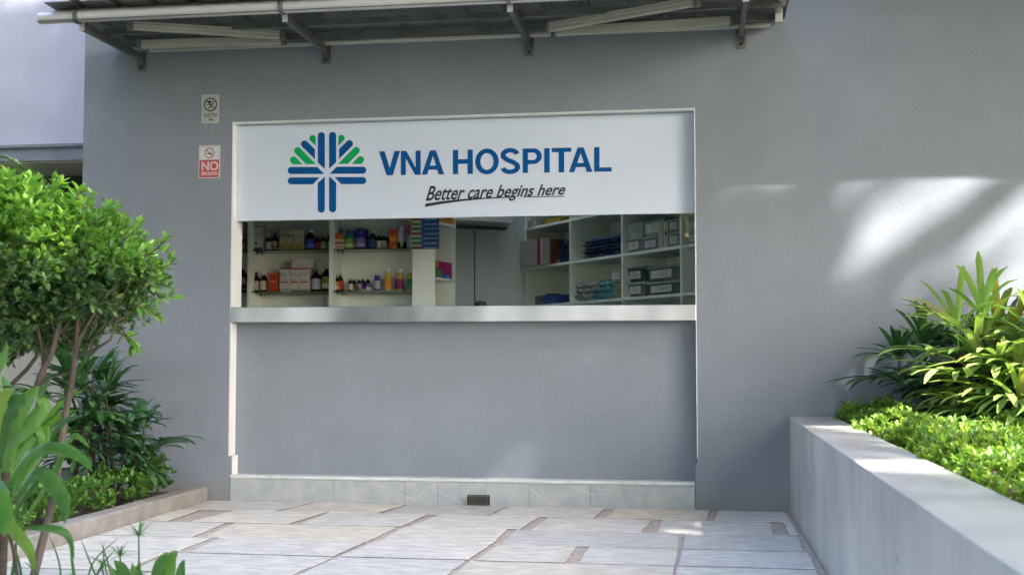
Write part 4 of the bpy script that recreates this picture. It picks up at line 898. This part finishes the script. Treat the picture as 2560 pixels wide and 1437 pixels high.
straps('strap_leaf_plant', 'dark strap leaf clump at the left border of the bed', 'plant', (-3.95, -1.9, .05), 16, (.4, .7), (.045, .06), M['strap_d'], 53, elev=(45, 85), droop=(.8, 2.0), stem=.15)

# the clipped shrub on bare stems in the left foreground
SD = 4.35
sh = thing('clipped_shrub', 'round clipped shrub with bright new leaves on bare stems', 'shrub', A(120, 1560, SD))
C0 = np.array(A(70, 672, SD+.25)); mpp = SD/3000
rx, ry, rz = 335*mpp, .52, 228*mpp
n = 5400; U = norm(RNG.normal(size=(n, 3)))
rad_ = RNG.uniform(.35, 1, n)**.45
lump = 1+.11*np.sin(U[:, 0]*8+1)*np.sin(U[:, 2]*7)+.06*np.sin(U[:, 1]*11)+RNG.normal(0, .03, n)+.04*np.sin(U[:, 0]*17+U[:, 2]*13)
P = U*rad_[:, None]*lump[:, None]
P = np.stack([P[:, 0]*rx, P[:, 1]*ry, P[:, 2]*rz], 1)
P[:, 2] += -.33*np.clip(P[:, 0]/rx, -1, 1)*rz*(P[:, 2] > 0)    # top falls away to the right
P[:, 2] += .10*np.clip(P[:, 0]/rx, -1, 1)*rz
keep = (P[:, 2] > -rz*.6) | (RNG.random(n) < .8)
P = P[keep]; U = U[keep]; N = norm(U+np.array([0, -.1, .75])+RNG.normal(0, .35, U.shape)); P = P+C0
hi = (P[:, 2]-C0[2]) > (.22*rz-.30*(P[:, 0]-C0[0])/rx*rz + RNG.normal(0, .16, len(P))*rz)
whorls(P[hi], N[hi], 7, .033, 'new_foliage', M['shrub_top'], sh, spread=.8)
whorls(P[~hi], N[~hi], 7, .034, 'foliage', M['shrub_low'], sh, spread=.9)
# stray shoots
b = MB(); SP = []; SN = []
def shoot(pts, r0=.004):
    q = [A(x, y, d) for x, y, d in pts]; b.tube(q, [r0*(1-.7*i/len(q)) for i in range(len(q))], 5)
    for i in range(1, len(q)):
        for t_ in (.4, .9): SP.append(q[i-1].lerp(q[i], t_)); SN.append((q[i]-q[i-1]).normalized()+Vector((0, 0, .3)))
for pts in ([(230,560,4.3),(262,540,4.3),(270,515,4.3)], [(360,640,4.3),(395,620,4.3),(410,600,4.3)], [(370,700,4.3),(400,745,4.3),(428,742,4.3)], [(300,830,4.3),(330,850,4.3),(335,870,4.3)],
            [(340,760,4.3),(372,775,4.3),(398,795,4.3)], [(20,480,4.3),(24,455,4.3),(22,440,4.3)], [(70,490,4.3),(72,462,4.3),(74,446,4.3)], [(120,500,4.3),(140,470,4.3),(155,456,4.3)], [(310,600,4.3),(340,575,4.3),(345,560,4.3)],
            [(215,520,4.3),(190,490,4.3),(200,470,4.3)]): shoot(pts)
b.build('twigs', M['bark'], sh)
SP = np.array(SP); SN = norm(np.array(SN)); whorls(SP, SN, 5, .040, 'shoot_leaves', M['shrub_top'], sh, spread=.8)
b = MB()
def limb(pts, r0, r1, nn=8): q = [A(x, y, d) for x, y, d in pts]; b.tube(q, [r0+(r1-r0)*i/(len(q)-1) for i in range(len(q))], nn)
limb([(60,1560,4.25),(112,1440,4.27),(170,1330,4.3),(205,1240,4.32),(218,1130,4.34),(232,1040,4.36),(262,930,4.38),(285,840,4.4),(290,760,4.4)][::1] if False else
     [(40,1600,4.25),(85,1437,4.27),(112,1330,4.3),(135,1240,4.32),(150,1130,4.34),(163,1040,4.36),(178,960,4.38),(190,880,4.4),(196,780,4.4)], .0165, .010)
limb([(60,1010,4.45),(85,985,4.45),(105,930,4.42),(130,880,4.4),(150,800,4.4)], .013, .009)
limb([(85,985,4.45),(112,950,4.44),(108,900,4.44),(100,850,4.42),(90,780,4.4)], .009, .006)
limb([(0,1140,4.5),(30,1080,4.48),(60,1010,4.45)], .014, .013)
limb([(30,960,4.5),(70,920,4.5),(110,865,4.48),(160,800,4.45)], .009, .005)
limb([(178,930,4.38),(120,945,4.4),(85,985,4.42)], .004, .004, 6)
limb([(192,890,4.4),(235,875,4.35),(275,850,4.3),(290,805,4.3),(330,780,4.3)], .007, .003, 6)
limb([(215,880,4.38),(240,835,4.36),(262,810,4.34),(300,790,4.32)], .004, .002, 5)
limb([(240,838,4.36),(280,830,4.32),(320,838,4.3)], .003, .0015, 5)
limb([(196,850,4.4),(225,800,4.38),(250,760,4.36),(280,720,4.34)], .006, .003, 6)
limb([(150,850,4.4),(120,790,4.4),(80,720,4.4),(30,640,4.4)], .006, .002, 6)
for k in range(30):
    x = random.uniform(0, 300); y = random.uniform(740, 860); limb([(x, y, 4.4), (x+random.uniform(-30, 30), y-30, 4.4), (x+random.uniform(-60, 60), y-80, 4.4)], .003, .0015, 5)
b.build('stems', M['bark'], sh)

# broad leaved foreground plant, out of focus
dr = thing('dracaena', 'broad glossy leaved plant in the near left foreground', 'plant', A(10, 1600, 3.0))
b = MB(); FD = 3.0
def leafpath(pts, wd, d0=FD, d1=None, fold=.3, mi=0):
    """leaf blade through measured points"""
    q = [A(x, y, (d0 if d1 is None else d0+(d1-d0)*i/(len(pts)-1))) for i, (x, y) in enumerate(pts)]
    # resample smooth
    n = 12; vs = []; m_ = len(q)-1; cen = []
    for k in range(n+1):
        t = k/n*m_; i = min(int(t), m_-1); f = t-i; p0 = q[max(i-1, 0)]; p1 = q[i]; p2 = q[i+1]; p3 = q[min(i+2, m_)]
        cen.append(.5*((2*p1)+(-p0+p2)*f+(2*p0-5*p1+4*p2-p3)*f*f+(-p0+3*p1-3*p2+p3)*f**3))
    for k, p in enumerate(cen):
        t = k/n; d = (cen[min(k+1, n)]-cen[max(k-1, 0)]).normalized(); view = Vector((0, .9, -.35)); s_ = d.cross(view).normalized(); nn = s_.cross(d).normalized()
        ww = wd*min(1, .25+2.4*t)*(1 if t < .5 else max(.02, 1-((t-.5)/.5)**1.9)); 
        vs += [p-s_*ww/2+nn*ww*fold/2, p, p+s_*ww/2+nn*ww*fold/2]
    b.add(vs, [(3*i, 3*i+1, 3*i+4, 3*i+3) for i in range(n)]+[(3*i+1, 3*i+2, 3*i+5, 3*i+4) for i in range(n)], mi, True)
leafpath([(20,1200),(20,1120),(30,1050),(70,990),(100,965)], .055)
leafpath([(10,1180),(0,1120),(10,1040),(40,1000),(85,1005)], .06)
leafpath([(10,1230),(60,1150),(120,1118),(190,1135),(232,1180)], .033, 2.9, 2.75)
leafpath([(40,1240),(90,1180),(135,1215),(160,1260),(162,1308)], .040, 2.95, 2.8)
leafpath([(0,1200),(20,1110),(70,1060),(110,1010),(90,1000)], .05)
leafpath([(30,1250),(70,1130),(110,1075),(95,1140),(40,1220)], .03, 3.05, 3.0)
leafpath([(0,1200),(-10,1230),(5,1290),(10,1340)], .055, 2.9, 2.8)
leafpath([(0,1260),(30,1320),(70,1370),(85,1425)], .030, 3.0, 2.9)
leafpath([(10,1180),(60,1120),(85,1075),(100,1100),(95,1130)], .032)
leafpath([(-20,1130),(-10,1050),(0,1000),(30,975)], .05)
leafpath([(60,1320),(130,1320),(170,1340),(185,1400)], .02, 3.0, 3.0)
leafpath([(0,990),(-20,940),(0,900),(20,860)], .04, 3.3, 3.3)
leafpath([(40,1260),(90,1150),(150,1060),(205,1040)], .022, 3.2, 3.1); leafpath([(60,1300),(130,1190),(180,1090),(225,1120)], .020, 3.2, 3.1)
leafpath([(30,1230),(80,1090),(100,990),(130,940)], .024, 3.3, 3.3); leafpath([(20,1300),(70,1230),(110,1180),(150,1200)], .020, 3.1, 3.0)
b.build('leaves', M['strap'], dr)
b = MB(); b.tube([A(-10, 1700, 3.0), A(5, 1400, 3.0), A(15, 1180, 3.0)], [.016, .013, .011], 8); b.tube([A(60, 1560, 3.1), A(35, 1380, 3.1), A(15, 1300, 3.1), A(40, 1230, 3.1)], [.006, .005, .005, .004], 6)
b.build('stem', M['cane'], dr)
# foreground grass like plants at the bottom edge
cp = thing('umbrella_sedge', 'umbrella sedge with a spiky star of leaves at the bottom edge', 'plant', A(350, 1600, 3.4))
b = MB(); sb = MB()
for (x, y, bx, by, d, n_, L_) in ((347, 1338, 340, 1560, 3.4, 18, .062), (300, 1390, 310, 1560, 3.45, 12, .05), (255, 1420, 290, 1580, 3.5, 10, .05)):
    c = A(x, y, d); sb.tube([A(bx, by, d), A((x+bx)/2+4, (y+by)/2, d), c], [.0035, .003, .0022], 6)
    for k in range(n_): b.strip(c, rad(k*360/n_*2.6+random.uniform(-10, 10)), rad(random.uniform(-5, 70)), L_*random.uniform(.8, 1.25), .007, droop=.8, fold=.3, n=5, prof='grass')
b.build('leaf_star', M['strap'], cp); sb.build('stalks', M['strap_d'], cp)
tag_ = thing('lily_plant', 'short broad green leaves poking up at the bottom edge', 'plant', A(400, 1620, 3.3))
b = MB()
for pts, wd in (([(405,1560),(410,1470),(425,1400),(445,1378)], .050), ([(430,1560),(440,1480),(452,1420),(463,1400)], .035), ([(380,1560),(385,1470),(395,1410),(420,1380)], .04), ([(330,1560),(320,1470),(300,1415),(285,1398)], .04), ([(350,1560),(345,1480),(335,1430),(330,1405)], .034), ([(300,1560),(290,1470),(280,1430),(276,1410)], .03), ([(380,1580),(360,1470),(345,1430),(350,1400)], .03)):
    leafpath(pts, wd*.9, 3.3, 3.2)
b.build('leaves', M['strap'], tag_)
gr = thing('grass_tuft', 'thin dark grass blades rising at the bottom left corner', 'plant', A(240, 1620, 3.5))
b = MB()
for (x0, y0, x1, y1, x2, y2, wd) in ((220,1560,225,1420,300,1340,.006),(230,1560,240,1440,290,1370,.007),(280,1560,275,1430,250,1350,.005),(190,1560,185,1450,175,1368,.012),(150,1560,150,1420,120,1330,.006),(300,1560,240,1440,200,1340,.006),(60,1560,50,1420,20,1330,.008),(10,1560,35,1400,40,1340,.012),(330,1560,300,1440,215,1385,.006),(110,1560,100,1450,60,1400,.006),(250,1560,215,1470,170,1430,.006),(300,1560,260,1400,262,1350,.004)):
    leafpath([(x0, y0), (x1, y1), (x2, y2)], wd, 3.5, 3.45)
b.build('blades', M['strap_d'], gr)
# drooping palm frond at the left border
fr = thing('palm_frond', 'thin drooping palm frond hanging in above the shrub', 'palm', A(-60, 360, 4.6))
b = MB(); q = [A(x, y, 4.6) for x, y in ((-80,400),(-30,385),(20,395),(60,425),(85,452))]; b.tube(q, [.006, .004, .003, .002, .0015], 6); b.build('rib', M['strap_d'], fr)
b = MB()
for k in range(46):
    t_ = k/46*3.9; i = int(t_); p = q[i].lerp(q[i+1], t_-i); d = (q[i+1]-q[i]).normalized(); a = math.atan2(d.y, d.x)+random.uniform(-.5, .5)
    b.strip(p, a+random.choice((-.5, .5)), random.uniform(-.9, .1), random.uniform(.09, .15), .008, droop=1.2, n=5, prof='grass')
b.build('leaflets', M['rhapis_l'], fr)

# ------------------------------------------------------------------ unseen trees added to block sun and sky, with gaps shaped for sun patches
S = np.array(SUN)
def crown(cx, cy, cz, rx, ry, rz, n, name, label):
    t = thing(name, label, 'tree', (cx, cy-.5, 0), 'added unseen shade trees behind the viewer')
    U = norm(RNG.normal(size=(n, 3)))*(RNG.uniform(0, 1, n)**.4)[:, None]
    P = U*np.array([rx, ry, rz])+np.array([cx, cy, cz])
    def at(axis, v):
        k = (P[:, axis]-v)/S[axis]; return P-S*k[:, None]
    drop = np.zeros(len(P), bool)  # leaves left out along sun paths to shape the lit patches
    q = at(1, 0.); x, z = q[:, 0], q[:, 2]
    drop |= (z < 4) & (z > .2) & (x > .66+(1.876-z)*.84) & (x < 6) & (RNG.random(len(P)) < .985)
    for yy in (-.4, -.9, -1.4):
        q = at(1, yy); x, z = q[:, 0], q[:, 2]; drop |= (x > .85) & (x < 3.8) & (z > .2) & (z < 1.9)
    q = at(1, 0.); drop &= ~((q[:, 2] > -.1) & (q[:, 0] < .68+(1.876-q[:, 2])*.84)); q = at(2, .54); drop &= ~((q[:, 1] < 0) & (q[:, 0] < .6))
    q = at(2, .54); x, y = q[:, 0], q[:, 1]
    drop |= (x > .45) & (x < 1.3) & (((y > -.85) & (y < -.45)) | ((y > -1.5) & (y < -1.05)) | ((y > -3.6) & (y < -2.7)))
    q = at(2, .62); x, y = q[:, 0], q[:, 1]; drop |= (x > .9) & (x < 1.8) & (y > -3.4) & (y < -.7)
    q = at(2, 1.45); x, y = q[:, 0], q[:, 1]; c = C0; drop |= (((x-c[0])/1.0)**2+((y-c[1])/.8)**2 < 1) & (RNG.random(len(P)) < .9)
    q = at(1, 1.5); x, z = q[:, 0], q[:, 2]; drop |= ((x+5.08)/.42)**2+((z-3.75)/.75)**2 < 1
    P = P[~drop]; n = len(P)
    D = norm(RNG.normal(size=(n, 3))*np.array([1, 1, .5])); one(LEAF_V, LEAF_F, P, rots(D, RNG.uniform(-1, 1, n)), RNG.uniform(.32, .5, n), 'crown', M['tree'], t)
    b = MB(); base = Vector((cx, cy-1.5, -.05)); b.tube([base, base+Vector((.1, .3, 2.4)), base+Vector((.05, .8, cz-.5))], [.26, .20, .14], 12); tr = b.build('trunk', M['bark'], t)
    b = MB()
    for k in range(9):
        a = k*.7; p = base+Vector((.08, .5, 2.6+.25*k)); b.tube([p, p+Vector((math.cos(a)*rx*.4, math.sin(a)*ry*.4, .7)), p+Vector((math.cos(a)*rx*.8, math.sin(a)*ry*.8, 1.2))], [.09, .05, .02], 7)
    b.build('branches', M['bark'], t)
crown(10.0, -9.4, 12.6, 6.4, 6.6, 4.6, 17000, 'added_shade_tree', 'added unseen tall tree to the side of the viewer, shading the whole court')
crown(4.6, -6.6, 14.6, 3.8, 3.8, 3.4, 9000, 'added_shade_tree', 'added unseen shade tree, the highest one, nearer the wall')
for i, (x, y, h, rr_) in enumerate(((9.5, -1.6, 8, 3.0), (-10, -9.5, 14.5, 4.4), (-5, -10.6, 15, 4.4), (0.2, -10.4, 14.5, 4.2), (5.6, -12.8, 15, 4.2), (-13, -5.5, 9, 3.4))):  # unseen trees added to cut low sky light on the wall
    t = thing('added_screen_tree', ['added unseen tree far behind the viewer, ' + q for q in ('at the right end beyond the planter', 'beyond the strap leaf plants', 'second along the row', 'in the middle of the row', 'fourth along the row', 'standing apart beyond the shrub')][i], 'tree', (x, y, 0), 'added unseen trees behind the viewer')
    n = 5200; U = norm(RNG.normal(size=(n, 3)))*(RNG.uniform(0, 1, n)**.4)[:, None]; P = U*np.array([rr_, rr_, h*.47])*(1+.12*np.sin(U[:, :1]*7))+np.array([x, y, h*.54])
    one(LEAF_V, LEAF_F, P, rots(norm(RNG.normal(size=(n, 3))), RNG.uniform(-1, 1, n)), RNG.uniform(.38, .6, n), 'crown', M['tree'], t)
    b = MB(); b.tube([(x, y, -.05), (x+.1, y, h*.4), (x, y+.1, h*.8)], [.16, .11, .05], 9); b.build('trunk', M['bark'], t)
